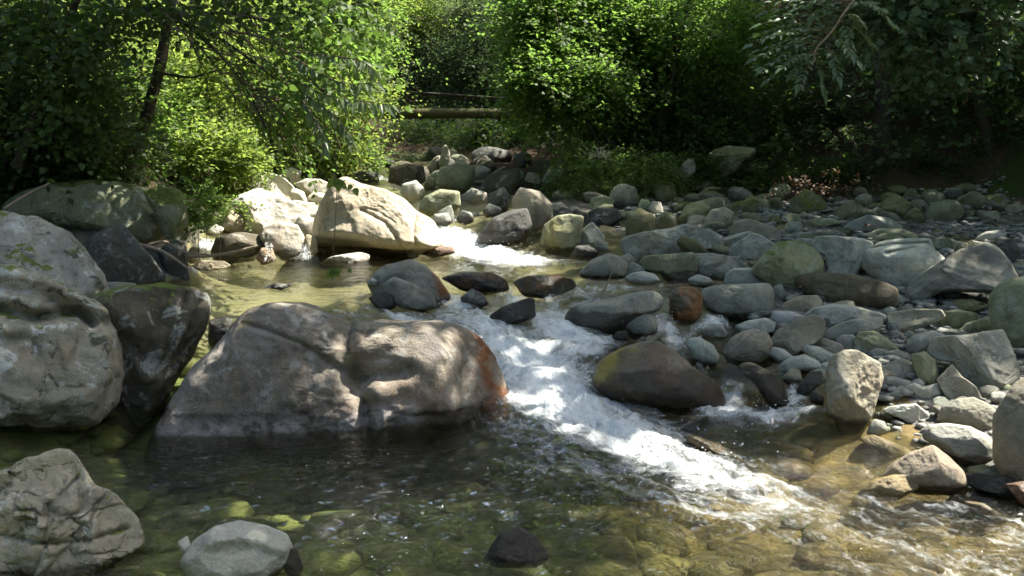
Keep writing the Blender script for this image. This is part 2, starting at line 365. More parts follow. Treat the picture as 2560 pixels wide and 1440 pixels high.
T_PTS = pz([(200, 1430, -.25), (500, 1420, -.28), (900, 1420, -.35), (1300, 1420, -.34), (1700, 1420, -.26), (2100, 1420, -.2), (2450, 1420, -.16), (2750, 1420, -.05),
            (350, 1200, -.35), (650, 1150, -.4), (1000, 1130, -.42), (1300, 1120, -.4), (1600, 1150, -.3), (1900, 1170, -.18), (2150, 1190, -.14), (2350, 1220, -.08), (2520, 1290, -.05), (1750, 1080, -.14), (1950, 1080, -.1), (2100, 1100, -.07),
            (2210, 1075, .0), (2400, 1130, .02), (2560, 1180, .06), (2350, 1030, .08), (2600, 1050, .12), (2200, 960, .09), (2400, 900, .16), (2600, 900, .2), (2020, 930, .08), (2060, 850, .18), (2300, 800, .26), (2600, 750, .32),
            (1900, 790, .29), (2000, 710, .41), (2300, 650, .45), (2600, 600, .5), (1730, 650, .47), (1900, 600, .52), (2200, 550, .6), (2560, 520, .68), (1520, 610, .49), (1600, 545, .6), (1900, 510, .68), (1450, 515, .7), (1310, 490, .76),
            (1350, 1000, -.2), (1280, 870, .02), (1200, 800, .18), (1430, 860, .05), (1550, 850, .08), (1680, 840, .08), (1760, 910, .0), (1880, 890, .03), (1850, 1000, -.08),
            (1120, 750, .25), (1300, 750, .24), (1500, 735, .27), (1700, 725, .31), (1820, 715, .33),
            (700, 700, .24), (540, 780, .2), (850, 740, .26), (520, 690, .3), (900, 660, .3), (1050, 650, .3), (1300, 670, .3), (1500, 675, .33), (640, 655, .34),
            (1200, 620, .36), (1120, 580, .47), (1170, 525, .6), (1100, 490, .7), (950, 455, .8), (800, 430, .88),
            (690, 600, .56), (600, 560, .60), (800, 540, .63), (500, 610, .55), (700, 490, .74), (600, 470, .8), (700, 425, .92), (1100, 440, .88), (1000, 400, 1.0), (1250, 460, .85)]) + [
            (-1.9, 5.3, -.1), (-2.3, 5.0, .0), (-2.2, 6.4, .3), (-2.6, 7.2, .55), (-2.9, 8.2, .75), (-2.4, 9, .7), (-3.2, 5, .4), (-3.2, 3.2, .1), (-4, 7, 1.0), (-4, 10, 1.25), (-3, 11, 1.05), (-7, 10, 2.6), (-7, 5, 1.6), (-5, 14, 2.0), (-2.2, 13, 1.1), (-3, 16, 1.7),
            (5.6, 8, .7), (5.5, 10.5, 1.0), (3.4, 11.8, 1.0), (2, 11.6, .95), (6, 12, 1.9), (4, 14, 2.2), (9, 12, 4), (8, 8, 1.8), (5, 5, .35), (5, 3.5, .2), (8, 4, 1), (3, 16, 3.2), (1.4, 13.5, 1.2), (6, 16, 5), (10, 18, 9), (-.6, 13.6, 1.02), (.4, 13.5, 1.12), (-.2, 15, 1.2), (.2, 19, 1.35), (1.8, 18, 2.0), (-1.6, 19, 1.4), (-1.6, 15, 1.15),
            (0, 25, 5), (4, 24, 8), (-5, 24, 6), (-6, 18, 3.5), (0, 34, 12), (14, 30, 18), (-12, 30, 14), (-12, 12, 5), (-12, 4, 3), (16, 10, 9), (14, 3, 4), (0, 0, -.4), (3, 0, -.2), (-3, 0, -.1), (0, -6, -.5), (8, -6, 1.5), (-8, -6, 1.5), (0, 60, 30), (30, 40, 36), (-30, 40, 30), (30, 5, 16), (-30, 5, 12)]
TZ0 = TPS(T_PTS)
def TZ(X, Y):
    X, Y = np.asarray(X, float), np.asarray(Y, float); z = TZ0(X, Y)
    q = np.stack([X.ravel(), Y.ravel(), 0 * X.ravel()], 1)
    return z + (0.05 * fbm(q * 1.7, 3)).reshape(X.shape) * np.clip(0.5 + z, 0.4, 3)
def top_at(px, py, n=500):              # where the line of sight first meets land or water
    r = ray(px, py); t = np.geomspace(2.2, 40, n); q = C0 + t[:, None] * r
    s = np.maximum(TZ(q[:, 0], q[:, 1]), WZ(q[:, 0], q[:, 1]))
    k = np.argmax(q[:, 2] < s)
    return t[k] if q[k, 2] < s[k] else 14.0

# ground sheet
gx = np.unique(np.round(np.r_[-60:-12:4, -12:-4.4:.4, -4.4:5.2:.05, 5.2:12:.4, 12:64:4], 3))
gy = np.unique(np.round(np.r_[-20:1.5:1.5, 1.5:9:.05, 9:14:.1, 14:26:.3, 26:72:3], 3))
GX, GY = np.meshgrid(gx, gy); GZ = TZ(GX, GY)
V = np.stack([GX, GY, GZ], -1).reshape(-1, 3)
q = V.copy(); q[:, 2] = 0
V[:, 2] += 0.02 * fbm(q * 6, 3) + 0.012 * fbm(q * 17, 2)
nx, ny = len(gx), len(gy)
i = np.arange(ny - 1)[:, None] * nx + np.arange(nx - 1)[None]
F = np.stack([i, i + 1, i + nx + 1, i + nx], -1).reshape(-1, 4)
me = mesh_np('ground', V, F); me.materials.append(SOIL); me.materials.append(BED)
cz = V[F].mean(1); under = (cz[:, 2] < WZ(cz[:, 0], cz[:, 1]) + .01) & (cz[:, 1] < 12.2) & (cz[:, 1] > 1)
me.polygons.foreach_set('material_index', under.astype(np.int32))
tag(link('ground', me), kind='structure')

# ------------------------------------------------------------------ water sheet
FLOW = [  # px, py, z, half width (m), strength of the white, foam and painted sparkle alike
    [(1130, 770, .36, .16, .6), (1220, 810, .3, .26, .95), (1320, 880, .2, .32, 1.1), (1385, 960, .1, .32, 1.15), (1440, 1020, .03, .33, 1.15), (1520, 1070, 0, .30, 1.05), (1650, 1130, 0, .27, .85), (1800, 1190, 0, .26, .76), (1980, 1260, 0, .24, .52), (2150, 1320, 0, .24, .36), (2350, 1400, 0, .3, .40), (2600, 1480, 0, .35, .5)],  # rapid's foam; the lower right tail is whitened for sun sparkle
    [(1280, 1070, 0, .24, .46), (1450, 1150, 0, .30, .52), (1700, 1230, 0, .30, .52), (1950, 1300, 0, .28, .42), (2150, 1390, 0, .25, .32)],
    [(1110, 570, .58, .10, .7), (1140, 600, .5, .18, 1.2), (1210, 630, .45, .26, 1.25), (1290, 650, .44, .26, 1.1), (1380, 655, .43, .2, .5)],
    [(1340, 790, .31, .10, .6), (1400, 830, .24, .18, .95), (1480, 850, .21, .16, .8), (1400, 890, .16, .16, .7), (1330, 930, .13, .15, .6)],
    [(1480, 745, .38, .12, .45), (1440, 775, .33, .10, .75), (1410, 810, .26, .10, .8)],
    [(1560, 715, .40, .16, .42), (1450, 730, .39, .14, .45), (1380, 745, .38, .1, .5), (1370, 800, .29, .12, .6)],
    [(1040, 700, .42, .06, .1), (1110, 735, .39, .08, .7), (1150, 770, .35, .12, .7)],
    [(930, 760, .41, .1, .2), (980, 785, .36, .1, .7), (1040, 800, .33, .14, .75), (1130, 800, .32, .15, .65), (1210, 830, .28, .15, .7)],
    [(1270, 720, .40, .05, .5), (1270, 745, .37, .07, .8), (1300, 770, .34, .12, .7), (1350, 800, .29, .12, .6)],
    [(1655, 780, .31, .08, .6), (1660, 830, .2, .08, .85), (1680, 850, .17, .10, .6), (1650, 870, .16, .2, .4)],
    [(1760, 790, .27, .08, .5), (1790, 810, .24, .10, .7), (1740, 830, .2, .12, .4), (1700, 860, .16, .15, .45), (1720, 930, .1, .15, .35)],
    [(1840, 960, .06, .06, .6), (1830, 1000, .03, .10, .6), (1790, 1030, .02, .14, .75), (1900, 1035, .02, .14, .85), (2000, 1020, .02, .12, .6)],
    [(1985, 960, .06, .04, .6), (1985, 1000, .02, .08, .7), (1960, 1020, .02, .1, .6)],
    [(670, 600, .6, .08, .8), (680, 630, .5, .09, 1.0), (690, 652, .43, .10, .7), (760, 654, .43, .10, .6)],
    [(765, 610, .56, .07, .9), (765, 645, .44, .1, 1.1), (740, 652, .43, .1, .7)],
    [(520, 600, .58, .07, .8), (520, 640, .45, .09, .9)],
    [(1050, 520, .72, .05, .2), (1090, 545, .66, .06, .2), (1170, 540, .64, .12, .35), (1130, 560, .6, .12, .5)],
    [(935, 430, .93, .12, .5), (950, 450, .87, .12, .6), (975, 470, .8, .12, .5), (1010, 495, .76, .12, .4)],
    [(2150, 1210, 0, .3, .26), (2350, 1280, 0, .32, .38), (2560, 1340, 0, .35, .42)],  # sun sparkle on the shallows painted as white in the water
    [(700, 1330, 0, .3, .12), (900, 1290, 0, .25, .19), (1060, 1330, 0, .25, .17), (1200, 1400, 0, .25, .12)],  # faint white streaks painted for light glinting on pool ripples
]
xs = np.linspace(-4.6, 5.4, 470); ys = np.r_[np.linspace(2.3, 6.5, 300), np.geomspace(6.52, 19, 270)]
WX, WY = np.meshgrid(xs, ys); wv = np.stack([WX.ravel(), WY.ravel()], 1); base = WZ(wv[:, 0], wv[:, 1])
foam = np.zeros(len(wv)); best = np.full(len(wv), 9.0); flow = np.c_[wv[:, 0] * 1.0, wv[:, 1], np.zeros(len(wv))]
for kf, path in enumerate(FLOW):
    pp = np.array([tuple(PZ(a, b, z)[:2]) + (w, f) for a, b, z, w, f in path]); s0 = 0.0
    for a, b in zip(pp[:-1], pp[1:]):
        ab = b[:2] - a[:2]; L = np.linalg.norm(ab) + 1e-6
        tt = ((wv - a[:2]) @ ab) / L ** 2; tc = np.clip(tt, 0, 1)
        d = wv - (a[:2] + tc[:, None] * ab); dist = np.hypot(d[:, 0], d[:, 1])
        w = a[2] + (b[2] - a[2]) * tc; f = (a[3] + (b[3] - a[3]) * tc) * (1.22 if 3 <= kf <= 12 else 1.0)
        foam = np.maximum(foam, f * np.exp(-(dist / (w * 1.15)) ** 2 * 0.9))
        side = (ab[0] * (wv[:, 1] - a[1]) - ab[1] * (wv[:, 0] - a[0])) / L
        g = (dist < best) & (dist < w * 2.2)
        flow[g] = np.c_[s0 + tt[g] * L, side[g], np.full(g.sum(), 3.1 * kf)]; best[g] = dist[g]
        s0 += L
chop = np.clip(foam * 1.2, 0, 1)
pr = proj(np.c_[wv, base])
chop = np.maximum(chop, 0.66 * sstep(1060, 1200, pr[:, 1]))                       # the lower pool is riffled
chop = np.maximum(chop, 1.0 * np.exp(-((pr[:, 0] - 2250) / 420) ** 2 - ((pr[:, 1] - 1290) / 130) ** 2))
chop = np.maximum(chop, 0.6 * np.exp(-((pr[:, 0] - 900) / 260) ** 2 - ((pr[:, 1] - 1330) / 80) ** 2))
chop = np.maximum(chop, 0.8 * np.exp(-((pr[:, 0] - 900) / 90) ** 2 - ((pr[:, 1] - 775) / 35) ** 2))
chop = np.maximum(chop, 0.6 * np.exp(-((pr[:, 0] - 1600) / 220) ** 2 - ((pr[:, 1] - 720) / 30) ** 2))
chop = np.maximum(chop, 0.6 * np.exp(-((pr[:, 0] - 1750) / 180) ** 2 - ((pr[:, 1] - 880) / 110) ** 2))
chop = np.maximum(chop, 0.10)
fq = np.c_[flow[:, 0] * 1.0, flow[:, 1] * 1.8, flow[:, 2]]
amp = 0.004 + 0.026 * chop + 0.048 * np.clip(foam, 0, 1)
z = base + amp * (0.7 * fbm(fq * 3.2, 3) + (0.42 - 0.22 * np.clip(foam * 1.3, 0, 1)) * (fbm(fq * 9, 3, .5, True) - .6)) + np.clip(foam, 0, 1) * 0.012 * fbm(fq * 30, 3)
nx, ny = len(xs), len(ys)
dz = (z - base).reshape(ny, nx); fg = flow.reshape(ny, nx, 3); seam = np.zeros((ny, nx), bool)      # calm the joins between currents
seam[:, 1:] |= np.abs(np.diff(fg, axis=1)).max(-1) > .12; seam[1:] |= np.abs(np.diff(fg, axis=0)).max(-1) > .22
def blur(m, k):
    for _ in range(k):
        p_ = np.pad(m, 1, mode='edge'); m = (p_[:-2, 1:-1] + p_[2:, 1:-1] + p_[1:-1, :-2] + p_[1:-1, 2:] + 2 * m) / 6
    return m
sw = np.clip(blur(seam.astype(float), 4) * 6, 0, 1); dz = dz * (1 - sw) + blur(dz, 10) * sw; z = base + dz.ravel()
V = np.c_[wv, z]
i = np.arange(ny - 1)[:, None] * nx + np.arange(nx - 1)[None]
F = np.stack([i, i + 1, i + nx + 1, i + nx], -1).reshape(-1, 4)
tzv = TZ(V[:, 0], V[:, 1])
keep = (V[F][:, :, 2] > tzv[F] - .05).any(1)
F = F[keep]; used = np.unique(F); remap = np.zeros(len(V), int); remap[used] = np.arange(len(used)); F = remap[F]
me = mesh_np('stream_water', V[used], F, attrs={'foam': ('POINT', 'FLOAT', foam[used]), 'chop': ('POINT', 'FLOAT', chop[used]), 'seam': ('POINT', 'FLOAT', sw.ravel()[used]), 'flow': ('POINT', 'FLOAT_VECTOR', flow[used])})
tag(link('stream_water', me, WATER), kind='structure')
# ------------------------------------------------------------------ stones
_ico = {}
def ico(n):
    if n not in _ico:
        bm = bmesh.new(); bmesh.ops.create_icosphere(bm, subdivisions=n, radius=1.0)
        _ico[n] = (np.array([v.co[:] for v in bm.verts]), np.array([[v.index for v in f.verts] for f in bm.faces])); bm.free()
    return _ico[n]
TONE = dict(grey=(.30, .305, .262), pale=(.44, .445, .395), green=(.25, .265, .165), tan=(.38, .32, .23), brown=(.105, .09, .06), dark=(.085, .085, .075),
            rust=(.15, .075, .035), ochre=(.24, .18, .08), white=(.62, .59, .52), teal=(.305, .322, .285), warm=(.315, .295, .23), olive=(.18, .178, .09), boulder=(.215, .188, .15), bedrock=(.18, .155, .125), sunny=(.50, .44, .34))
def dress(o, tone, moss=0.0, wet=-9.0, rust=0.0, gloss=0.0, strata=0.0, lichen=0.3, jitter=0.12):
    c = np.array(TONE[tone]) * (1 + jitter * rng.normal()) * (1 + 0.010 * rng.normal(size=3)); o.color = (*np.clip(c, .01, .8).tolist(), 1)
    o['moss'] = float(moss); o['wet'] = float(wet); o['rust'] = float(rust); o['gloss'] = float(gloss); o['strata'] = float(strata); o['lichen'] = float(lichen)
FR = dict(A=(0, 0), B=(800, 0), C=(1560, 0), D=(0, 440), E=(800, 440), F=(1560, 440), G=(0, 880), H=(800, 880), I=(1560, 880))
ROCKS = []
def rock(frame, outline, name, label, tone, moss=0.0, wet=None, base=None, ang=0.62, deep=1.0, back=.55, sub=None, rust=0.0, gloss=0.0, strata=0.0, lichen=0.3,
         creases=(), paint=(), facets=None, blocks=0.0, depth=None, drop=0.0, rough=1.0, sink=0.3, cat=None, grp=None):
    ol = np.array(outline, float)
    if frame != 'px': ol = ol / 2.56 + np.array(FR[frame])
    if frame == 'F' and 'sun patch' not in label: ol = ol.mean(0) + (ol - ol.mean(0)) * 1.09
    a = np.roll(ol, -1, 0); seg = np.linspace(0, 1, 8, endpoint=False)
    dense = (ol[:, None] + (a - ol)[:, None] * seg[None, :, None]).reshape(-1, 2)
    cen = 0.5 * (ol.min(0) + ol.max(0)) * 0.5 + 0.5 * dense.mean(0)
    w, h = ol.max(0) - ol.min(0)
    kb = ol[:, 1].argmax(); bp = base if base is not None else (0.5 * ol[kb, 0] + 0.5 * cen[0], ol[kb, 1])
    d0 = depth if depth is not None else top_at(*bp)
    D = 0.46 * deep * math.sqrt(w * h) * d0 / FPX
    dc = d0 + back * D
    rel = dense - cen; rel[:, 1] *= -1
    low = rel[:, 1] < 0; rel[low, 1] *= 1 + sink
    th = np.arctan2(rel[:, 1], rel[:, 0]); R = np.hypot(rel[:, 0], rel[:, 1]); o_ = np.argsort(th)
    tg = np.linspace(-math.pi, math.pi, 181); Rg = np.interp(tg, np.r_[th[o_] - 2 * math.pi, th[o_], th[o_] + 2 * math.pi], np.r_[R[o_], R[o_], R[o_]])
    ker = np.array([1, 2, 3, 2, 1]) / 9.0; Rg = np.convolve(np.r_[Rg[-3:-1], Rg, Rg[1:3]], ker, 'valid')
    size_px = max(w, h); n = (sub or (5 if size_px > 170 else 4 if size_px > 55 else 3)) + (1 if size_px > 85 else 0)
    S, F = ico(n)
    rot = Matrix.Rotation(rng.uniform(0, 6.28), 3, 'Y'); S = S @ np.array(rot)
    s = np.hypot(S[:, 0], S[:, 2]); thv = np.arctan2(S[:, 2], S[:, 0])
    Rv = np.interp(thv, tg, Rg) * (dc / FPX)
    inp = Rv * s ** 0.78
    L = np.stack([np.cos(thv) * inp, np.sign(S[:, 1]) * np.abs(S[:, 1]) ** 0.85 * D, np.sin(thv) * inp], 1)
    lock = 1 - s ** 14
    size = 0.5 * math.sqrt(w * h) * dc / FPX
    for k in range(facets or int(2 + 8 * ang)):
        nv = np.array([rng.normal() * .6, -1.0 if k % 4 else 1.0, rng.normal() * .5 + .25]); nv /= np.linalg.norm(nv)
        sd = L @ nv; lim = sd.max() * rng.uniform(1 - .42 * ang - .12, 1 - .05)
        over = np.clip(sd - lim, 0, None); L = L - (over * (0.7 + 0.3 * ang) * lock)[:, None] * nv
    sd0 = rng.uniform(0, 90, 3)
    Nn = L / (np.linalg.norm(L, axis=1)[:, None] + 1e-9)
    q = L / size
    dsp = 0.055 * fbm(q * 0.9 + sd0, 3) + ang * 0.06 * (fbm(q * 1.7 + sd0, 3, .5, True) - .8) + 0.016 * fbm(q * 6 + sd0, 3) + (0.007 * fbm(q * 19 + sd0, 2) if n > 4 else 0)
    dsp = dsp + (strata * 0.035 * np.sin(7 * (q[:, 2] * 1.0 + q[:, 0] * .35) + 3 * fbm(q * 1.3 + sd0, 2)) if strata else 0)
    L = L + (dsp * size * rough * (1 - 0.6 * s ** 12))[:, None] * Nn
    if blocks:
        sp_ = rng.uniform(-1.3, 1.3, (46, 3)) * (np.abs(L).max(0) / size); dd_ = np.linalg.norm((q[:, None] - sp_[None]) * np.array([1, 1, 1.6]) + .25 * fbm(q * 3, 2)[:, None, None], axis=-1)
        od = np.argsort(dd_, 1)[:, :2]; f1 = np.take_along_axis(dd_, od, 1); hh = rng.uniform(-1, 1, 46)[od[:, 0]]; pl = rng.normal(size=(46, 3))[od[:, 0]]
        tilt = ((q - sp_[od[:, 0]]) * pl).sum(1)
        L = L + ((blocks * (.10 * hh + .12 * tilt) - blocks * .16 * np.exp(-((f1[:, 1] - f1[:, 0]) / .06) ** 1.3)) * size * (1 - .5 * s ** 12))[:, None] * Nn
    rd = ray(*cen); ln = np.linalg.norm(rd); ydir = rd / ln
    xdir = np.cross(ydir, [0, 0, 1.0]); xdir /= np.linalg.norm(xdir); zdir = np.cross(xdir, ydir)
    pos = C0 + dc * rd - np.array([0, 0, drop])
    if creases:
        pxl = np.stack([cen[0] + L[:, 0] * FPX / dc, cen[1] - L[:, 2] * FPX / dc], 1); front = sstep(0.15, -0.35, S[:, 1])
        for line, wd, am in creases:
            ln_ = np.array(line, float); dm = np.full(len(L), 1e9)
            for p0, p1 in zip(ln_[:-1], ln_[1:]):
                ab = p1 - p0; t = np.clip(((pxl - p0) @ ab) / (ab @ ab + 1e-9), 0, 1); dm = np.minimum(dm, np.hypot(*(pxl - p0 - t[:, None] * ab).T))
            L[:, 1] += front * am * (np.exp(-(dm / wd) ** 2) if wd >= 12 or am < 0 else np.exp(-(dm / wd) ** 1.15))
    attrs = {}
    pxl = np.stack([cen[0] + L[:, 0] * FPX / dc, cen[1] - L[:, 2] * FPX / dc], 1)
    for what, line, wd, am in paint:
        ln_ = np.array(line, float); dm = np.full(len(L), 1e9)
        for p0, p1 in zip(ln_[:-1], ln_[1:]):
            ab = p1 - p0; t = np.clip(((pxl - p0) @ ab) / (ab @ ab + 1e-9), 0, 1); dm = np.minimum(dm, np.hypot(*(pxl - p0 - t[:, None] * ab).T))
        val = am * np.exp(-(dm / wd) ** 2); attrs[what] = np.maximum(attrs.get(what, 0), val)
    attrs = {k_: ('POINT', 'FLOAT', v_) for k_, v_ in attrs.items()}
    Mx = np.stack([xdir, ydir, zdir], 1)
    W = L @ Mx.T                                     # keep the world's axes, origin at the stone's middle
    o = link(name, mesh_np(name, W, F, attrs=attrs), ROCK, loc=pos)
    wz = wet if wet is not None else -9.0
    dress(o, tone, moss, wz, rust, gloss, strata, lichen)
    if frame == 'F': o.color = (*[min(.6, k_ * 1.14) for k_ in o.color[:3]], 1)
    tag(o, label, cat or ('boulder' if 'boulder' in name else 'stone'), grp)
    ROCKS.append((pos, size, dc, cen, w, h))
    return o

# --- the stream's own boulders
rock('px', [(380, 1050), (400, 1010), (480, 925), (545, 860), (590, 805), (640, 765), (720, 752), (795, 760), (845, 795), (885, 806), (1000, 806), (1100, 815), (1180, 850), (1240, 920), (1287, 992), (1230, 1040), (1100, 1062), (900, 1075), (600, 1090), (430, 1092)],
     'boulder', 'huge smooth grey-brown boulder with a cleft, standing in the middle of the stream', 'boulder', wet=.10, base=(820, 1085), ang=.45, deep=.85, sub=6, rough=1.3, lichen=.4, sink=.6, back=.85, blocks=.10,
     paint=[('stain', [(1195, 850), (1215, 930), (1240, 1040)], 32, 1.5), ('stain', [(1150, 930), (1190, 1010)], 20, .5), ('bleach', [(430, 1040), (560, 1055), (720, 1050), (860, 1050), (1000, 1030)], 26, .8), ('bleach', [(460, 980), (540, 880), (600, 830)], 26, .6), ('bleach', [(650, 870), (690, 830)], 30, .5), ('bleach', [(1060, 860), (1080, 920)], 24, .6), ('algae', [(868, 890), (890, 960)], 8, .8), ('algae', [(600, 830), (640, 800)], 8, .6), ('stain', [(1000, 990), (1060, 1010)], 40, .35), ('stain', [(760, 1010), (860, 1030)], 30, .3)],
     creases=[([(872, 800), (862, 880), (885, 940), (905, 1010)], 22, .07), ([(885, 800), (868, 870), (880, 920)], 6, .05), ([(885, 945), (800, 890), (760, 860), (690, 828), (625, 803)], 5, .035), ([(885, 945), (780, 900)], 30, .03), ([(885, 945), (960, 900), (1010, 850)], 34, .07), ([(900, 950), (1000, 935)], 14, .08), ([(905, 1010), (900, 1080)], 14, .06), ([(925, 800), (915, 850)], 9, .04), ([(600, 812), (575, 860)], 14, .05)])
rock('px', [(775, 595), (790, 540), (812, 495), (830, 460), (868, 441), (905, 460), (965, 474), (1010, 498), (1045, 530), (1085, 552), (1105, 585), (1104, 606), (1060, 615), (1010, 632), (960, 645), (880, 645), (800, 632)],
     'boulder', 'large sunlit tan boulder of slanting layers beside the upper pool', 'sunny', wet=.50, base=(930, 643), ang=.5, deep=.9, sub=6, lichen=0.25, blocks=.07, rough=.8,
     creases=[([(790, 585), (860, 578), (950, 610), (1000, 640)], 14, -.03), ([(790, 628), (850, 622), (900, 630), (950, 645), (1000, 655)], 24, .45), ([(915, 520), (950, 532), (985, 556)], 3, .012), ([(820, 545), (845, 540), (885, 552)], 3, .012), ([(880, 585), (930, 596)], 3, .012), ([(905, 525), (960, 555), (985, 590), (1005, 630)], 4, .03), ([(1040, 535), (1030, 590), (1035, 620)], 5, .04)])
rock('E', [(1740, 1330), (1780, 1200), (1900, 1120), (2050, 1065), (2150, 1060), (2260, 1110), (2380, 1220), (2540, 1300), (2600, 1390), (2560, 1450), (2300, 1460), (2000, 1440), (1850, 1400)],
     'boulder', 'big rounded purple-grey boulder with a yellow algae edge, right of the white rapid', 'bedrock', wet=.22, ang=.3, sub=5, lichen=.15, rust=0.05, base=(1660, 1012),
     paint=[('algae', [(1500, 940), (1530, 900), (1570, 870)], 24, 1.2), ('stain', [(1640, 880), (1660, 930)], 24, .4)])
rock('px', [(-160, 560), (-40, 522), (30, 526), (100, 545), (165, 585), (208, 640), (245, 695), (255, 780), (120, 800), (-60, 780), (-180, 700)],
     'boulder', 'pale lichen-covered boulder at the left edge, behind the great overhanging one', 'grey', moss=.42, base=(60, 1000), ang=.7, sub=5, lichen=1.0, depth=5.35, rough=1.5, blocks=.14)
rock('px', [(-220, 700), (-60, 640), (40, 655), (120, 690), (200, 742), (262, 790), (286, 870), (286, 990), (255, 1050), (185, 1086), (90, 1085), (-60, 1060), (-220, 980)],
     'boulder', 'great rounded overhanging boulder with a diagonal ledge at the left edge', 'warm', moss=.38, base=(150, 1090), ang=.6, sub=5, lichen=1.0, sink=.02, rough=1.6, blocks=.16,
     creases=[([(0, 760), (90, 800), (190, 790), (215, 830)], 16, .16), ([(-40, 690), (100, 740), (250, 830)], 20, .10), ([(0, 840), (80, 850), (85, 900)], 10, .06)])
rock('px', [(20, 520), (60, 482), (130, 456), (220, 450), (300, 456), (370, 472), (408, 505), (420, 560), (402, 592), (350, 602), (280, 592), (190, 570), (100, 548)],
     'boulder', 'long dark boulder with pale lichen spots under the trees on the left bank', 'green', moss=.5, depth=7.3, ang=.3, sub=5, lichen=.6)
rock('px', [(362, 476), (400, 464), (450, 474), (472, 510), (466, 552), (432, 582), (410, 580), (388, 530)],
     'boulder', 'boulder with a bright green moss cap at the end of the long dark boulder', 'green', moss=.88, depth=7.2, ang=.3, lichen=.5, sub=5)
rock('px', [(200, 660), (215, 605), (275, 568), (312, 560), (350, 615), (408, 690), (330, 708), (250, 705)],
     'boulder', 'dark smooth wedge-shaped boulder leaning below the long mossy boulder', 'dark', moss=.2, depth=6.5, ang=.8, sub=5, lichen=.4)
rock('px', [(240, 730), (330, 710), (420, 710), (490, 724), (526, 745), (530, 785), (508, 835), (470, 890), (430, 935), (380, 1000), (300, 1040), (240, 1000)],
     'boulder', 'dark brown fluted boulder between the left overhanging boulder and the green pool', 'brown', moss=.45, depth=5.35, ang=.6, sub=5, strata=.5, lichen=.5, deep=.8, blocks=.12,
     creases=[([(500, 760), (470, 830), (420, 920)], 8, .05), ([(470, 740), (440, 820), (390, 920)], 7, .05), ([(430, 735), (400, 800), (360, 900)], 8, .04)])
rock('px', [(-60, 1170), (60, 1140), (150, 1118), (196, 1130), (235, 1205), (290, 1270), (335, 1330), (346, 1372), (285, 1390), (210, 1420), (100, 1460), (-60, 1475)],
     'boulder', 'craggy fissured pale-mottled rock in the bottom left corner', 'warm', moss=.35, wet=.03, base=(150, 1445), ang=.8, sub=6, deep=.8, lichen=1.0, rough=1.3, facets=16, blocks=.55,
     creases=[([(20, 1310), (110, 1345), (200, 1360), (300, 1345)], 5, .03), ([(110, 1345), (130, 1260), (200, 1200)], 5, .03), ([(200, 1360), (230, 1280), (265, 1250)], 4, .025)])
rock('px', [(455, 1385), (490, 1342), (540, 1312), (600, 1302), (660, 1320), (716, 1350), (730, 1382), (718, 1412), (670, 1445), (560, 1455), (480, 1425)],
     'boulder', 'pale domed stone rising from the water at the bottom edge', 'pale', wet=.02, base=(600, 1450), ang=.5, sub=5, lichen=.2, creases=[([(530, 1350), (600, 1340), (700, 1385)], 16, -.03)])
rock('px', [(445, 1352), (470, 1340), (477, 1368), (458, 1388)], 'stone', 'small whitish stone touching the left of the pale domed stone', 'pale', base=(460, 1400))
rock('px', [(716, 1372), (742, 1372), (757, 1418), (735, 1445), (712, 1420)], 'stone', 'dark brown wet stone touching the right of the pale domed stone', 'brown', wet=.3, base=(735, 1440), gloss=.5)
rock('px', [(1205, 1395), (1250, 1332), (1295, 1316), (1340, 1340), (1375, 1388), (1340, 1405), (1240, 1405)], 'stone', 'dark wet stone breaking the surface near the bottom middle', 'dark', gloss=.8, wet=.3, base=(1290, 1400), ang=.4)
rock('px', [(918, 705), (935, 680), (965, 660), (1030, 648), (1065, 664), (1098, 698), (1130, 738), (1095, 758), (1000, 750), (935, 735)],
     'boulder', 'dark grey boulder with an orange wet flank at the outlet of the upper pool', 'grey', wet=.40, base=(1040, 775), ang=.4, lichen=.2, depth=6.55, paint=[('stain', [(1085, 690), (1110, 735)], 16, 1.3)])
rock('px', [(955, 712), (985, 690), (1040, 712), (1082, 735), (1092, 760), (1055, 772), (1000, 760), (960, 745)],
     'stone', 'grey stone leaning on the front of the boulder at the pool outlet', 'grey', wet=.36, depth=6.35, ang=.4)
rock('px', [(917, 702), (930, 694), (947, 700), (942, 712), (922, 712)], 'stone', 'tiny pale stone left of the boulder at the pool outlet', 'pale', depth=6.5)
rock('px', [(920, 745), (950, 725), (985, 740), (990, 765), (950, 775)], 'stone', 'black wet stone under the boulder at the pool outlet', 'dark', gloss=.6, wet=1, depth=6.3)
rock('px', [(1098, 694), (1150, 680), (1230, 681), (1265, 698), (1275, 722), (1210, 732), (1150, 720)], 'stone', 'black rock overrun by a clear sheet of water at the weir', 'dark', gloss=.9, wet=1, rust=.3, ang=.3)
rock('px', [(1280, 705), (1320, 689), (1400, 686), (1432, 698), (1442, 716), (1372, 740), (1310, 735)], 'stone', 'glossy rust-orange rock in the weir', 'brown', gloss=.9, wet=-9, rust=.75, ang=.6, rough=1.5)
rock('px', [(1150, 744), (1180, 721), (1206, 734), (1223, 756), (1200, 770), (1160, 768)], 'stone', 'small dark stone in the rapid between the wet wedge and the pool outlet boulder', 'dark', gloss=.3, wet=.38)
rock('px', [(1205, 800), (1250, 770), (1320, 744), (1337, 745), (1340, 790), (1290, 803), (1230, 815)], 'stone', 'tilted dark wedge of rock with water sliding down its top', 'dark', gloss=.7, wet=1, ang=.7)
rock('px', [(1408, 795), (1430, 768), (1520, 748), (1600, 726), (1640, 726), (1657, 745), (1652, 772), (1600, 795), (1560, 815), (1500, 828), (1430, 822)],
     'boulder', 'long dark grey boulder lying like a log across the rapid', 'grey', wet=.36, ang=.3, sub=5)
rock('px', [(1562, 818), (1575, 786), (1605, 777), (1635, 790), (1646, 820), (1622, 842), (1580, 840)], 'stone', 'round grey stone in front of the log-like boulder', 'grey', wet=.22, ang=.15)
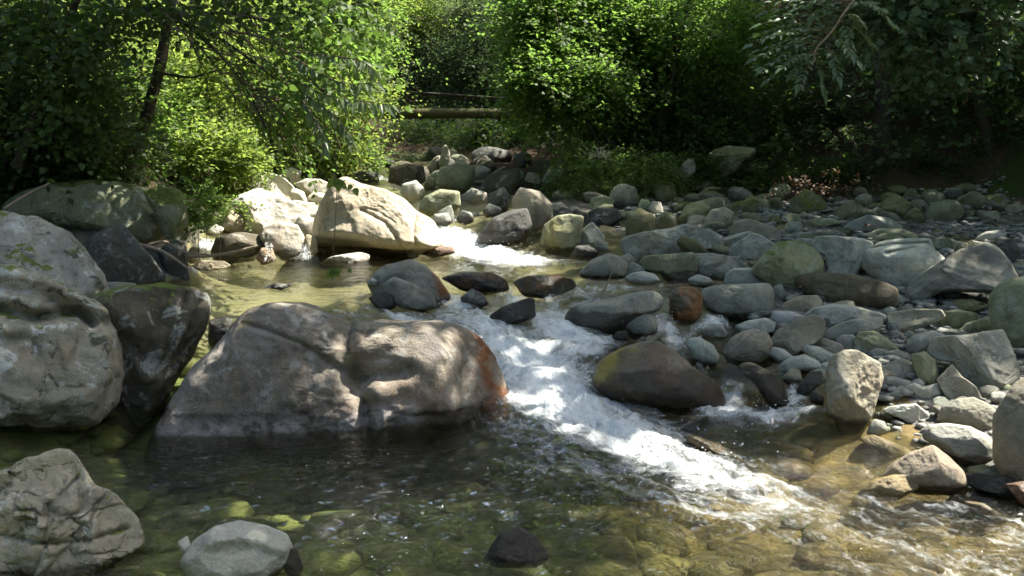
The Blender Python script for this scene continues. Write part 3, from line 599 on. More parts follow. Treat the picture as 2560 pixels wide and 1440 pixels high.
rock('E', [(1860, 1040), (1900, 990), (1960, 985), (1990, 1030), (1940, 1060)], 'stone', 'small brown stone at the foot of the log-like boulder', 'brown', wet=1, gloss=.4)
# --- upstream
rock('px', [(1190, 592), (1230, 545), (1280, 525), (1318, 520), (1332, 565), (1312, 602), (1240, 612), (1195, 604)], 'boulder', 'dark wet boulder on the right of the upper waterfall', 'dark', wet=.62, gloss=.2, ang=.4)
rock('px', [(1350, 606), (1360, 562), (1390, 540), (1425, 534), (1460, 540), (1450, 600), (1425, 630), (1370, 624)], 'boulder', 'upright boulder with a yellow-green face beside the upper rapid', 'green', wet=.50, ang=.7, paint=[('algae', [(1385, 560), (1380, 610)], 20, .6)])  # algae tint paints the left face as its lit side
rock('px', [(1436, 588), (1480, 553), (1512, 590), (1506, 612), (1455, 622)], 'stone', 'pale pointed stone right of the yellow-green upright boulder', 'pale', ang=.9)
rock('px', [(1428, 636), (1440, 615), (1470, 612), (1500, 630), (1482, 647), (1445, 647)], 'stone', 'dark oval wet stone at the edge of the upper rapid', 'dark', wet=.52, ang=.1)
rock('px', [(1470, 606), (1490, 594), (1520, 608), (1526, 626), (1490, 624)], 'stone', 'grey oval stone behind the dark oval wet stone', 'grey', ang=.1)
rock('px', [(1444, 682), (1480, 650), (1520, 632), (1546, 638), (1572, 660), (1562, 688), (1500, 694), (1460, 690)], 'boulder', 'pale grey rounded boulder at the water edge below the upper rapid', 'grey', wet=.44, ang=.25)
rock('px', [(1540, 645), (1572, 632), (1592, 650), (1578, 672)], 'stone', 'grey stone tucked behind the pale boulder at the water edge', 'grey')
rock('px', [(1550, 690), (1580, 655), (1612, 670), (1608, 692)], 'stone', 'bluish stone tucked against the right of the pale boulder at the water edge', 'teal')
rock('px', [(1045, 520), (1060, 492), (1100, 473), (1150, 478), (1152, 512), (1122, 532), (1070, 532)], 'boulder', 'greenish tan rounded boulder right behind the big sunlit boulder', 'green', ang=.3)
rock('px', [(1075, 552), (1086, 535), (1120, 532), (1131, 555), (1112, 566), (1080, 564)], 'stone', 'light grey rounded stone at the right tip of the big sunlit boulder', 'pale', wet=.64, ang=.1)
rock('px', [(1085, 535), (1128, 511), (1136, 540), (1132, 556), (1110, 535)], 'stone', 'triangular grey stone above the light rounded stone at the sunlit boulder tip', 'grey', ang=.6)
rock('px', [(1150, 492), (1180, 470), (1218, 482), (1216, 506), (1170, 506)], 'stone', 'grey stone at the far bend between two greenish boulders', 'grey')
rock('px', [(1218, 512), (1222, 485), (1260, 467), (1276, 490), (1270, 522), (1232, 524)], 'stone', 'dark mottled stone left of the large smooth tan boulder upstream', 'dark', moss=.3, ang=.5)
rock('px', [(1278, 500), (1300, 468), (1350, 478), (1382, 510), (1382, 542), (1332, 572), (1290, 545)], 'boulder', 'large smooth tan boulder upstream right of the waterfall', 'warm', ang=.3)
rock('px', [(1000, 480), (1006, 460), (1040, 450), (1060, 470), (1052, 490), (1020, 497)], 'stone', 'round light grey stone upstream above the sunlit boulder', 'pale', ang=.1)
rock('px', [(1088, 455), (1100, 420), (1150, 404), (1186, 415), (1186, 452), (1160, 476), (1110, 472)], 'boulder', 'tan boulder at the far bend with a small mossy stone before it', 'green', ang=.4)
rock('px', [(1110, 455), (1125, 438), (1160, 440), (1165, 465), (1130, 476)], 'stone', 'small yellow mossy stone in front of the tan boulder at the far bend', 'olive', moss=.5)
rock('px', [(1060, 462), (1070, 443), (1092, 446), (1086, 472), (1064, 472)], 'stone', 'small round olive stone left of the tan boulder at the far bend', 'olive')
rock('px', [(1195, 470), (1225, 435), (1265, 425), (1300, 420), (1302, 462), (1275, 482), (1215, 482)], 'boulder', 'brown block behind the leaning driftwood stick at the far bend', 'brown', ang=.7)
rock('px', [(1310, 448), (1320, 430), (1350, 434), (1352, 460), (1322, 462)], 'stone', 'small tan block under the right bank bushes', 'tan', ang=.8)
rock('px', [(1350, 452), (1370, 425), (1396, 396), (1412, 408), (1402, 440), (1372, 462)], 'boulder', 'tilted pale slab leaning against the right bank bushes', 'pale', ang=.9)
rock('px', [(1098, 412), (1104, 372), (1115, 360), (1126, 385), (1124, 430), (1106, 432)], 'stone', 'upright pale pointed rock at the far bend', 'warm', ang=.8)
rock('px', [(1065, 420), (1085, 395), (1100, 385), (1104, 425), (1080, 436)], 'stone', 'brownish rock left of the upright pointed rock', 'warm', ang=.8)
rock('px', [(1126, 420), (1150, 385), (1170, 395), (1175, 415), (1140, 432)], 'stone', 'rough rock right of the upright pointed rock', 'warm', ang=.9, moss=.3)
rock('px', [(970, 450), (978, 418), (1020, 408), (1060, 415), (1065, 450), (1020, 465)], 'boulder', 'dark mossy block above the far cascade', 'brown', moss=.4, ang=.6)
rock('px', [(880, 442), (900, 425), (945, 432), (950, 458), (900, 455)], 'stone', 'dark stone behind the peak of the sunlit boulder', 'dark')
rock('px', [(845, 430), (870, 410), (905, 418), (910, 440), (860, 445)], 'stone', 'ochre stone behind the peak of the sunlit boulder', 'ochre')
rock('px', [(790, 430), (800, 395), (830, 360), (850, 380), (850, 420), (820, 440)], 'boulder', 'pale blurred boulder under the hanging willow leaves', 'pale')
rock('px', [(1330, 520), (1345, 505), (1390, 508), (1420, 520), (1400, 545), (1350, 540)], 'stone', 'grey flat stone above the yellow-green upright boulder', 'grey')
rock('px', [(1385, 555), (1400, 530), (1440, 522), (1470, 530), (1470, 560), (1420, 570)], 'stone', 'dark green stone behind the yellow-green upright boulder', 'dark', moss=.3)
rock('px', [(1468, 522), (1480, 495), (1510, 488), (1536, 500), (1530, 525), (1495, 530)], 'boulder', 'dark rounded boulder under the fern clump', 'green', moss=.3)
rock('px', [(1450, 540), (1490, 520), (1540, 522), (1560, 545), (1520, 565), (1470, 562)], 'stone', 'long dark stone below the boulder under the ferns', 'dark', moss=.2)
rock('px', [(1205, 528), (1222, 508), (1255, 520), (1250, 538), (1215, 540)], 'stone', 'flat grey stone in the stream above the waterfall', 'pale', wet=.70)
rock('px', [(1140, 548), (1155, 525), (1180, 532), (1186, 552), (1160, 560)], 'stone', 'bluish stone in the stream above the waterfall', 'teal', wet=.68)
rock('px', [(1015, 632), (1020, 617), (1040, 618), (1048, 640), (1025, 646)], 'stone', 'small knobbly tan stone at the foot of the sunlit boulder', 'tan', ang=1, wet=.46)
rock('px', [(1045, 630), (1075, 614), (1130, 618), (1140, 632), (1080, 642)], 'stone', 'flat reddish wet stone beside the upper white water', 'rust', gloss=.5, wet=.47)
# --- sunlit left shore
rock('px', [(552, 572), (560, 530), (600, 488), (650, 470), (720, 498), (768, 530), (785, 565), (700, 580), (600, 582)], 'boulder', 'broad sun-bleached slab on the left shore behind the little cascades', 'white', ang=.9, sub=5, base=(690, 576), deep=1.1)
rock('px', [(588, 490), (615, 450), (660, 430), (705, 440), (735, 470), (730, 505), (650, 508)], 'boulder', 'upper bleached slab sloping up to the weeds on the left shore', 'white', ang=.9)
rock('px', [(700, 530), (735, 500), (790, 508), (802, 540), (770, 562), (720, 562)], 'stone', 'bleached flat stone at the right end of the broad bleached slab', 'white', ang=.8)
rock('px', [(528, 625), (545, 590), (600, 580), (652, 590), (664, 618), (632, 645), (540, 650)], 'boulder', 'dark boulder with a sunlit top between the two left cascades', 'brown', wet=.50, ang=.4)
rock('px', [(650, 595), (660, 566), (700, 553), (745, 563), (758, 588), (772, 625), (742, 645), (700, 638), (668, 615)], 'boulder', 'white-topped boulder with water running down its orange front on the left shore', 'white', wet=.53, ang=.5, rust=.15)
rock('px', [(552, 565), (580, 524), (602, 542), (616, 572), (590, 584)], 'stone', 'tan pointed stone left of the sun-bleached slab', 'tan', ang=.8)
rock('px', [(515, 580), (540, 560), (562, 572), (545, 588)], 'stone', 'pale stone at the left end of the sunlit shore', 'white')
rock('px', [(798, 657), (830, 640), (900, 631), (925, 638), (922, 653), (862, 662)], 'stone', 'flat pale slab lying in the upper pool before the sunlit boulder', 'white', wet=.445, ang=.8, depth=8.0)
rock('px', [(655, 716), (690, 708), (738, 712), (705, 723)], 'stone', 'thin dark stone just breaking the green pool', 'dark', gloss=.3)
rock('px', [(478, 664), (500, 650), (560, 654), (577, 666), (540, 674), (500, 674)], 'stone', 'flat brown stone at the left rim of the upper pool', 'tan', wet=.45)
rock('px', [(462, 640), (480, 616), (503, 622), (500, 650), (475, 655)], 'stone', 'pale stone among the driftwood at the left rim of the upper pool', 'tan')
rock('px', [(640, 645), (655, 618), (682, 622), (690, 650), (655, 658)], 'stone', 'orange wet stone at the foot of the left cascade', 'tan', rust=.3, wet=.45)
rock('px', [(735, 460), (765, 446), (800, 448), (830, 462), (822, 488), (770, 485)], 'stone', 'white rounded stone left of the sunlit boulder peak', 'white')
rock('px', [(765, 497), (785, 478), (815, 485), (822, 498), (790, 504)], 'stone', 'white stone below the white rounded stone by the sunlit boulder', 'white')
rock('px', [(690, 460), (700, 430), (728, 418), (755, 428), (750, 452), (715, 470)], 'stone', 'sunlit pale stone at the top of the bleached slab', 'white')
rock('px', [(720, 485), (735, 468), (760, 480), (770, 510), (740, 515)], 'stone', 'bleached stone in the middle of the sunlit shore', 'white')
rock('px', [(735, 560), (750, 538), (785, 545), (795, 570), (770, 590), (745, 585)], 'stone', 'pale rounded stone wedged between the bleached slab and the sunlit boulder', 'white', ang=.2)
rock('px', [(755, 610), (768, 585), (790, 590), (795, 625), (770, 640)], 'stone', 'tan stone at the left foot of the sunlit boulder', 'tan', ang=.7)
rock('px', [(655, 430), (672, 412), (705, 408), (715, 425), (690, 440)], 'stone', 'grey stone in the dappled shade above the bleached slab', 'pale')
rock('px', [(780, 430), (800, 412), (835, 420), (840, 445), (805, 450)], 'stone', 'blue-grey stone under the far end of the willow twig', 'teal')
rock('px', [(395, 625), (440, 597), (466, 618), (470, 690), (430, 694), (402, 655)], 'stone', 'mossy dark stone behind the driftwood sticks', 'dark', moss=.5, ang=.5)
rock('px', [(338, 700), (370, 685), (412, 692), (406, 714), (345, 714)], 'stone', 'smooth grey stone on top of the fluted brown boulder', 'grey')
rock('px', [(243, 720), (262, 702), (300, 705), (340, 712), (320, 730), (255, 735)], 'stone', 'pale flat stone between the lichen boulder and the fluted brown boulder', 'pale')
rock('px', [(525, 800), (560, 790), (585, 800), (575, 840), (540, 880), (520, 850)], 'stone', 'wet bluish stone between the fluted boulder and the huge grey-brown one', 'teal', gloss=.6, wet=1, depth=5.7)
# --- right bank, from the water's edge up
rock('F', [(515, 770), (530, 730), (640, 705), (780, 695), (900, 685), (932, 730), (932, 830), (900, 885), (760, 895), (600, 875), (540, 835)], 'boulder', 'long smooth grey boulder in the side channel, right of the red stone', 'grey', wet=.30, ang=.25, sub=5)
rock('F', [(300, 780), (330, 730), (380, 710), (440, 715), (490, 760), (490, 860), (440, 912), (340, 905), (300, 855)], 'stone', 'red-brown wet rounded stone in the side channel', 'brown', wet=.34, gloss=.5, rust=.7, ang=.6, rough=1.6)
rock('F', [(10, 652), (60, 622), (120, 610), (190, 630), (222, 662), (150, 688), (40, 675)], 'stone', 'flat pale stone with a sunlit tip at the head of the side channel', 'pale', ang=.3)
rock('F', [(415, 664), (470, 634), (540, 650), (572, 684), (520, 704), (430, 700)], 'stone', 'small pale stone in the water above the red-brown stone', 'pale', wet=.43)
rock('F', [(650, 684), (660, 640), (700, 600), (790, 590), (850, 600), (902, 640), (892, 684), (760, 704)], 'stone', 'pale flat-topped stone just behind the long smooth boulder', 'pale', ang=.5)
rock('F', [(540, 605), (560, 550), (640, 520), (700, 518), (772, 570), (700, 625), (640, 650), (560, 645)], 'stone', 'angular grey stone behind the pale flat-topped stone', 'grey', ang=.9)
rock('F', [(110, 565), (150, 520), (320, 503), (430, 490), (462, 560), (452, 645), (390, 656), (280, 656), (240, 615), (150, 605)], 'boulder', 'mottled mossy ledge at the water edge below the wide slab', 'green', moss=.4, wet=.47, ang=.7, lichen=.8)
rock('F', [(440, 505), (560, 500), (652, 510), (642, 562), (540, 625), (450, 645)], 'stone', 'squarish grey block right of the mottled mossy ledge', 'grey', ang=.8)
rock('F', [(0, 412), (120, 370), (300, 340), (390, 316), (480, 338), (600, 380), (622, 440), (520, 452), (480, 492), (320, 504), (120, 524), (30, 505)], 'boulder', 'wide pale slab with a smooth flat face on the right bank', 'grey', ang=.6, sub=5, lichen=.7)
rock('F', [(668, 500), (720, 440), (820, 368), (880, 390), (962, 440), (942, 494), (860, 515), (780, 535)], 'boulder', 'pale peaked boulder behind the mossy-topped one on the right bank', 'pale', ang=.8)
rock('F', [(838, 605), (900, 520), (980, 440), (1080, 418), (1180, 450), (1252, 540), (1244, 645), (1120, 695), (1000, 685), (930, 655)], 'boulder', 'boulder with a pale left face and a dark mossy right side', 'green', moss=.55, ang=.6, sub=5, lichen=.2)
rock('F', [(1220, 445), (1240, 402), (1340, 394), (1470, 400), (1562, 420), (1562, 492), (1510, 545), (1470, 615), (1400, 630), (1330, 595), (1300, 505), (1240, 485)], 'boulder', 'blocky pale boulder narrowing downward in the middle of the right bank', 'pale', ang=.8, sub=5)
rock('F', [(1560, 585), (1572, 500), (1650, 440), (1760, 415), (1930, 404), (1952, 470), (2012, 520), (2032, 570), (1982, 645), (1860, 705), (1740, 715), (1650, 655)], 'boulder', 'large rounded pale boulder with dark slots near its top, on the right bank', 'pale', ang=.4, sub=5, creases=[([(2180, 625), (2230, 612), (2310, 605)], 4, .05), ([(2220, 635), (2280, 618)], 4, .04)])
rock('F', [(1125, 705), (1150, 650), (1300, 630), (1450, 634), (1600, 660), (1702, 700), (1702, 795), (1560, 805), (1300, 815), (1180, 765)], 'boulder', 'dark brown elongated boulder under the blocky pale one', 'brown', ang=.4, sub=5, lichen=.1)
rock('F', [(1800, 855), (1830, 780), (1880, 680), (2000, 590), (2130, 490), (2260, 428), (2332, 458), (2392, 540), (2452, 640), (2442, 692), (2380, 707), (2050, 718), (1960, 772), (1880, 815), (1830, 865)], 'boulder', 'big pyramid-shaped slab with an overhanging underside near the right edge', 'grey', ang=.9, sub=5, base=(2300, 770), lichen=.2)
rock('F', [(2358, 785), (2400, 710), (2480, 668), (2620, 648), (2700, 800), (2640, 1090), (2480, 1045), (2400, 975), (2365, 885)], 'boulder', 'yellow-green rounded boulder cut by the right edge', 'green', ang=.3, sub=5, moss=.15)
rock('F', [(940, 765), (960, 710), (1000, 694), (1022, 730), (1012, 784), (960, 804)], 'stone', 'grey stone touching the right end of the long smooth boulder', 'grey')
rock('F', [(1000, 855), (1060, 800), (1140, 770), (1222, 764), (1257, 800), (1242, 854), (1120, 868)], 'stone', 'rounded brownish stone below the dark elongated boulder', 'warm', ang=.4)
rock('F', [(938, 905), (960, 870), (1060, 868), (1162, 900), (1142, 934), (1040, 954), (960, 935)], 'stone', 'smooth pale oblong stone beside the side channel', 'pale', ang=.2)
rock('F', [(722, 965), (800, 930), (900, 908), (962, 935), (952, 984), (860, 1004), (760, 995)], 'stone', 'mottled oblong stone at the water edge in the side channel', 'pale', wet=.15, ang=.5)
rock('F', [(1160, 915), (1230, 860), (1330, 828), (1440, 828), (1540, 850), (1642, 868), (1642, 905), (1500, 915), (1380, 955), (1270, 955)], 'boulder', 'wide flat pale slab in the middle of the cobbles', 'pale', ang=.5, deep=1.2)
rock('F', [(1278, 1025), (1380, 950), (1500, 910), (1622, 898), (1632, 952), (1560, 1005), (1480, 1015), (1370, 1045), (1300, 1045)], 'boulder', 'tilted grey slab in front of the wide flat pale slab', 'grey', ang=.6)
rock('F', [(948, 1065), (1000, 990), (1080, 940), (1200, 888), (1262, 920), (1272, 984), (1242, 1035), (1182, 1065), (1100, 1135), (1000, 1105)], 'boulder', 'angular brown-grey rock right of the round striped stone', 'warm', ang=.9)
rock('F', [(652, 1125), (690, 1050), (760, 1000), (830, 983), (902, 1000), (937, 1060), (922, 1124), (860, 1164), (760, 1184), (680, 1165)], 'boulder', 'round finely striped grey stone at the edge of the side channel', 'warm', wet=.1, ang=.1, strata=.4)
rock('F', [(398, 1084), (420, 1048), (480, 1038), (560, 1078), (602, 1140), (584, 1184), (520, 1195), (450, 1155)], 'stone', 'pale bluish oval stone standing in the side channel', 'teal', wet=.13, ang=.15)
rock('F', [(498, 994), (560, 948), (622, 954), (657, 1002), (642, 1024), (560, 1020)], 'stone', 'small pale stone in the riffle of the side channel', 'pale', wet=.14)
rock('F', [(1178, 1074), (1210, 1040), (1300, 1045), (1380, 1070), (1402, 1112), (1340, 1118), (1230, 1098)], 'stone', 'long brown-grey cobble below the tilted grey slab', 'warm', ang=.4)
rock('F', [(1360, 1064), (1400, 1018), (1460, 1018), (1492, 1050), (1472, 1104), (1420, 1118)], 'stone', 'pale roundish cobble right of the long brown-grey one', 'pale')
rock('F', [(1480, 1064), (1520, 1010), (1600, 998), (1680, 1040), (1742, 1090), (1742, 1124), (1650, 1134), (1560, 1124), (1500, 1104)], 'stone', 'greenish sloping stone below the tilted grey slab', 'green', ang=.6)
rock('F', [(1143, 1114), (1170, 1088), (1250, 1098), (1342, 1140), (1342, 1178), (1280, 1198), (1190, 1164)], 'stone', 'smooth pale oblong cobble left of the sun-patched boulder', 'pale', ang=.15)
rock('F', [(918, 1134), (960, 1098), (1020, 1110), (1077, 1150), (1062, 1184), (980, 1184)], 'stone', 'small pale oval cobble below the angular brown-grey rock', 'pale', ang=.15)
rock('F', [(998, 1225), (1060, 1170), (1150, 1143), (1230, 1180), (1257, 1218), (1200, 1234), (1100, 1240), (1020, 1254)], 'stone', 'pale broad cobble at the water edge left of the sun-patched boulder', 'pale', ang=.3, wet=.05)
rock('F', [(1296, 1265), (1330, 1160), (1400, 1118), (1480, 1118), (1540, 1150), (1622, 1190), (1644, 1280), (1614, 1400), (1594, 1480), (1540, 1585), (1480, 1604), (1400, 1575), (1330, 1490), (1310, 1400)], 'boulder', 'upright brown boulder with a bright sun patch on its face at the water edge', 'warm', wet=.04, ang=.7, sub=5, rough=1.4)
rock('F', [(1648, 1255), (1700, 1210), (1770, 1168), (1840, 1200), (1887, 1252), (1800, 1294), (1680, 1294)], 'stone', 'grey wedge cobble right of the sun-patched boulder', 'grey', ang=.5)
rock('F', [(1640, 1292), (1740, 1288), (1832, 1310), (1822, 1344), (1740, 1364), (1650, 1344)], 'stone', 'blue-grey flat cobble right of the sun-patched boulder', 'teal', ang=.3)
rock('F', [(1700, 1005), (1708, 890), (1850, 858), (2000, 848), (2032, 890), (1900, 965), (1860, 1004), (1800, 995)], 'boulder', 'brownish split block right of the wide flat pale slab', 'warm', ang=.9)
rock('F', [(1818, 1084), (1850, 1030), (1960, 988), (2032, 1010), (2022, 1054), (1960, 1094), (1870, 1144), (1820, 1124)], 'stone', 'smooth grey oval stone below the brownish split block', 'grey', ang=.2)
rock('F', [(1838, 1155), (1920, 1128), (1980, 1180), (2002, 1250), (1984, 1314), (1900, 1284), (1860, 1224)], 'stone', 'grey-green stone left of the big blocky rock by the right edge', 'green', ang=.5)
rock('F', [(1978, 1165), (2020, 1060), (2200, 1030), (2380, 978), (2432, 1100), (2484, 1220), (2464, 1294), (2330, 1345), (2200, 1285), (2120, 1185), (2060, 1195)], 'boulder', 'big blocky grey rock with a broken corner near the right edge', 'grey', ang=1.0, sub=5)
rock('F', [(2018, 1325), (2100, 1218), (2160, 1290), (2240, 1340), (2284, 1402), (2180, 1435), (2080, 1395)], 'stone', 'angular brown stone leaning below the big blocky rock', 'warm', ang=.9)
rock('F', [(2028, 925), (2050, 880), (2130, 858), (2230, 870), (2252, 892), (2180, 945), (2080, 985)], 'stone', 'greenish stone in the shadow of the pyramid slab', 'green', ang=.6)
rock('F', [(2078, 855), (2120, 800), (2220, 788), (2312, 820), (2240, 855), (2130, 874)], 'stone', 'yellowish pointed stone under the pyramid slab', 'olive', ang=.8)
rock('F', [(2148, 1005), (2200, 950), (2290, 908), (2352, 930), (2342, 994), (2260, 1024), (2160, 1034)], 'stone', 'grey-green rounded stone beside the boulder cut by the right edge', 'green', ang=.3)
rock('F', [(1788, 1375), (1860, 1330), (1920, 1350), (1990, 1318), (2022, 1380), (1960, 1424), (1850, 1434)], 'stone', 'pale lumpy stone behind the wedge of white stone at the water edge', 'pale', ang=.5)
rock('F', [(1678, 1434), (1720, 1380), (1780, 1338), (1792, 1424)], 'stone', 'small triangular grey stone right of the sun-patched boulder', 'grey', ang=.8)
rock('F', [(1418, 335), (1480, 290), (1560, 253), (1680, 270), (1762, 320), (1720, 354), (1560, 364), (1450, 354)], 'boulder', 'bluish-green sloping boulder at the top of the right bank', 'teal', ang=.5)
rock('F', [(1558, 385), (1640, 345), (1760, 338), (1852, 370), (1862, 404), (1700, 435), (1580, 425)], 'boulder', 'smooth olive boulder behind the large rounded pale one', 'green', ang=.4)
rock('F', [(1868, 415), (1950, 393), (2080, 400), (2172, 452), (2100, 485), (1960, 475)], 'boulder', 'low olive boulder right of the large rounded pale one', 'green', ang=.4, moss=.2)
rock('F', [(1556, 245), (1620, 203), (1700, 213), (1737, 236), (1700, 268), (1600, 268)], 'stone', 'pale flat stone at the top of the bank under the dark trees', 'warm', ang=.3)
rock('F', [(1638, 205), (1680, 150), (1750, 128), (1852, 190), (1852, 264), (1750, 244)], 'boulder', 'brown mossy boulder at the forest edge above the pale flat stone', 'olive', moss=.4)
rock('F', [(20, 345), (30, 240), (100, 208), (182, 250), (192, 330), (152, 384), (60, 384)], 'boulder', 'brown-green boulder above the wide pale slab', 'olive', ang=.4, moss=.3)
rock('F', [(88, 204), (110, 148), (162, 160), (162, 212), (120, 224)], 'stone', 'greenish upright stone at the forest edge above the brown-green boulder', 'green')
rock('F', [(158, 215), (180, 163), (232, 170), (252, 222), (200, 244)], 'stone', 'mottled pale stone at the forest edge beside the greenish upright one', 'pale', lichen=.8)
rock('F', [(198, 345), (210, 270), (260, 228), (332, 260), (342, 322), (280, 354)], 'stone', 'olive stone right of the brown-green boulder', 'olive')
rock('F', [(358, 275), (400, 190), (480, 163), (542, 200), (542, 264), (500, 304), (420, 304)], 'boulder', 'olive rounded boulder at the forest edge', 'olive', ang=.4)
rock('F', [(518, 295), (560, 220), (640, 203), (692, 230), (682, 294), (620, 334), (540, 325)], 'boulder', 'boulder patched with yellow light at the forest edge', 'warm', lichen=1.0)
rock('F', [(698, 375), (710, 300), (790, 278), (900, 310), (982, 350), (992, 414), (900, 394), (800, 394)], 'boulder', 'long brown-grey boulder above the pale peaked boulder', 'warm', ang=.5)
rock('F', [(618, 435), (640, 400), (700, 380), (800, 348), (822, 380), (720, 444)], 'stone', 'pale slab left of the pale peaked boulder', 'teal', ang=.5)
rock('F', [(648, 215), (720, 170), (820, 148), (902, 180), (882, 234), (780, 224), (700, 234)], 'boulder', 'moss-covered boulder at the forest edge in the middle of the bank', 'olive', moss=.75)
rock('F', [(1058, 235), (1080, 150), (1160, 93), (1242, 130), (1292, 190), (1230, 234), (1130, 244)], 'boulder', 'mossy boulder with a bright rim below the pile of dead leaves', 'olive', moss=.7)
rock('F', [(918, 305), (940, 250), (992, 260), (1002, 294)], 'stone', 'small mossy stone left of the mossy boulder with a bright rim', 'olive', moss=.4)
rock('F', [(1008, 275), (1040, 238), (1110, 250), (1152, 292), (1060, 294)], 'stone', 'small green-grey stone below the mossy boulder with a bright rim', 'green')
rock('F', [(1028, 345), (1060, 290), (1130, 298), (1142, 354), (1080, 364)], 'stone', 'small teal stone above the low brown ridge of stones', 'teal')
rock('F', [(1158, 305), (1240, 268), (1330, 273), (1382, 300), (1300, 324), (1180, 334)], 'stone', 'flat green stone left of the bluish-green sloping boulder', 'green')
rock('F', [(1348, 285), (1380, 200), (1500, 183), (1542, 240), (1480, 284)], 'boulder', 'dim olive boulder behind the bluish-green sloping one', 'olive', moss=.3)
rock('F', [(988, 425), (1100, 370), (1300, 348), (1342, 370), (1280, 404), (1200, 424), (1120, 414)], 'boulder', 'low brown ridge of rock behind the blocky pale boulder', 'warm', ang=.5)
rock('F', [(1020, 480), (1060, 430), (1120, 400), (1200, 400), (1220, 440), (1150, 450)], 'stone', 'grey stone behind the boulder with the dark mossy side', 'grey')
rock('F', [(2258, 405), (2320, 360), (2420, 338), (2432, 382), (2340, 414)], 'stone', 'sun-flecked pale stone behind the pyramid slab', 'pale')
rock('F', [(2400, 615), (2460, 588), (2580, 620), (2500, 645)], 'stone', 'flat grey stone right of the pyramid slab peak', 'grey')
rock('F', [(2380, 560), (2400, 440), (2480, 400), (2520, 470), (2490, 560)], 'boulder', 'dark green boulder right behind the pyramid slab', 'dark', moss=.3)
rock('F', [(2490, 520), (2520, 450), (2600, 440), (2640, 500), (2560, 540)], 'boulder', 'pale mottled boulder at the right edge above the pyramid slab', 'pale', lichen=.8)
for ol, lb, tn in (([(1638, 865), (1690, 828), (1762, 860), (1700, 894)], 'pale cobble in the gap left of the pyramid slab foot', 'pale'),
                   ([(1588, 834), (1640, 778), (1692, 820), (1640, 848)], 'pointed pale cobble above the wide flat pale slab', 'teal'),
                   ([(1458, 835), (1500, 798), (1562, 810), (1562, 854)], 'grey cobble at the upper edge of the wide flat pale slab', 'grey'),
                   ([(1688, 795), (1740, 748), (1802, 790), (1762, 834)], 'grey cobble against the left of the pyramid slab', 'grey'),
                   ([(1780, 1030), (1820, 990), (1860, 1000), (1850, 1040)], 'small bluish cobble left of the smooth grey oval stone', 'teal'),
                   ([(1570, 1140), (1610, 1105), (1680, 1110), (1690, 1150), (1620, 1165)], 'round cobble under the greenish sloping stone', 'grey'),
                   ([(1660, 1140), (1740, 1110), (1810, 1130), (1800, 1165), (1700, 1180)], 'flat grey cobble right of the round one under the greenish sloping stone', 'grey'),
                   ([(1610, 1200), (1640, 1170), (1700, 1180), (1690, 1215)], 'small cobble at the right shoulder of the sun-patched boulder', 'teal'),
                   ([(1255, 1215), (1290, 1190), (1325, 1210), (1310, 1260), (1270, 1260)], 'small pale cobble at the left shoulder of the sun-patched boulder', 'pale'),
                   ([(2050, 1010), (2090, 985), (2160, 990), (2150, 1025), (2080, 1030)], 'pale cobble left of the grey-green rounded stone', 'pale'),
                   ([(1700, 1000), (1740, 985), (1770, 1010), (1740, 1040), (1705, 1030)], 'grey cobble at the left foot of the brownish split block', 'grey'),
                   ([(2390, 1355), (2440, 1320), (2480, 1350), (2450, 1385)], 'small grey-green cobble below the big blocky rock', 'green'),
                   ([(1560, 1640), (1600, 1560), (1660, 1570), (1680, 1620), (1620, 1660)], 'dark grey cobble between the sun-patched boulder and the white wedge', 'grey')):
    rock('F', ol, 'cobble', lb, tn, cat='stone', ang=.4)
# --- lower right shore
rock('I', [(718, 105), (760, 75), (820, 72), (920, 120), (1010, 190), (1062, 290), (1050, 330), (940, 320), (840, 210)], 'boulder', 'dark wet boulder with a pale upper edge above the small side waterfall', 'brown', wet=.20, gloss=.2, ang=.5)
rock('I', [(1108, 240), (1190, 120), (1262, 113), (1274, 192), (1200, 240), (1120, 305)], 'stone', 'dark leaning stone left of the sun-patched boulder', 'dark', wet=.12, ang=.7)
rock('I', [(1008, 175), (1060, 108), (1122, 108), (1142, 182), (1080, 214)], 'stone', 'brown stone behind the dark leaning stone', 'warm', wet=.10)
rock('I', [(1183, 275), (1230, 238), (1282, 290), (1274, 334), (1200, 318)], 'stone', 'small brown wet stone at the foot of the sun-patched boulder', 'brown', wet=.08)
rock('I', [(1648, 395), (1700, 360), (1860, 323), (1942, 380), (1954, 434), (1860, 454), (1720, 406)], 'stone', 'white wedge-shaped stone at the water edge', 'pale', wet=.03, ang=.9)
rock('I', [(2018, 445), (2050, 370), (2130, 310), (2230, 283), (2322, 320), (2392, 380), (2374, 474), (2290, 496), (2150, 486)], 'boulder', 'rounded grey boulder with a sunlit top behind the white oval one', 'warm', ang=.4, sub=5)
rock('I', [(1916, 535), (1950, 490), (2060, 468), (2200, 468), (2312, 510), (2378, 590), (2374, 664), (2290, 706), (2150, 686), (2030, 616), (1930, 588)], 'boulder', 'white oval boulder half in sun at the water edge', 'pale', wet=.05, ang=.2, sub=5)
rock('I', [(2376, 425), (2420, 330), (2480, 200), (2620, 90), (2760, 300), (2700, 830), (2480, 755), (2400, 655), (2378, 525)], 'boulder', 'tall smooth brown-grey boulder cut by the right edge above the water', 'warm', ang=.3, sub=5)
rock('I', [(1640, 860), (1720, 750), (1820, 665), (1960, 588), (2052, 645), (2152, 730), (2184, 800), (2100, 856), (1900, 876)], 'boulder', 'sunlit half-drowned boulder at lower right with its flat top just above the water', 'tan', wet=.04, ang=.4, sub=5, base=(2330, 1225))
rock('I', [(1500, 880), (1600, 790), (1720, 740), (1850, 720), (1880, 800), (1760, 880), (1620, 900)], 'stone', 'yellow wet stone awash at the left of the sunlit half-drowned boulder', 'ochre', wet=-9, gloss=.6, drop=.03)
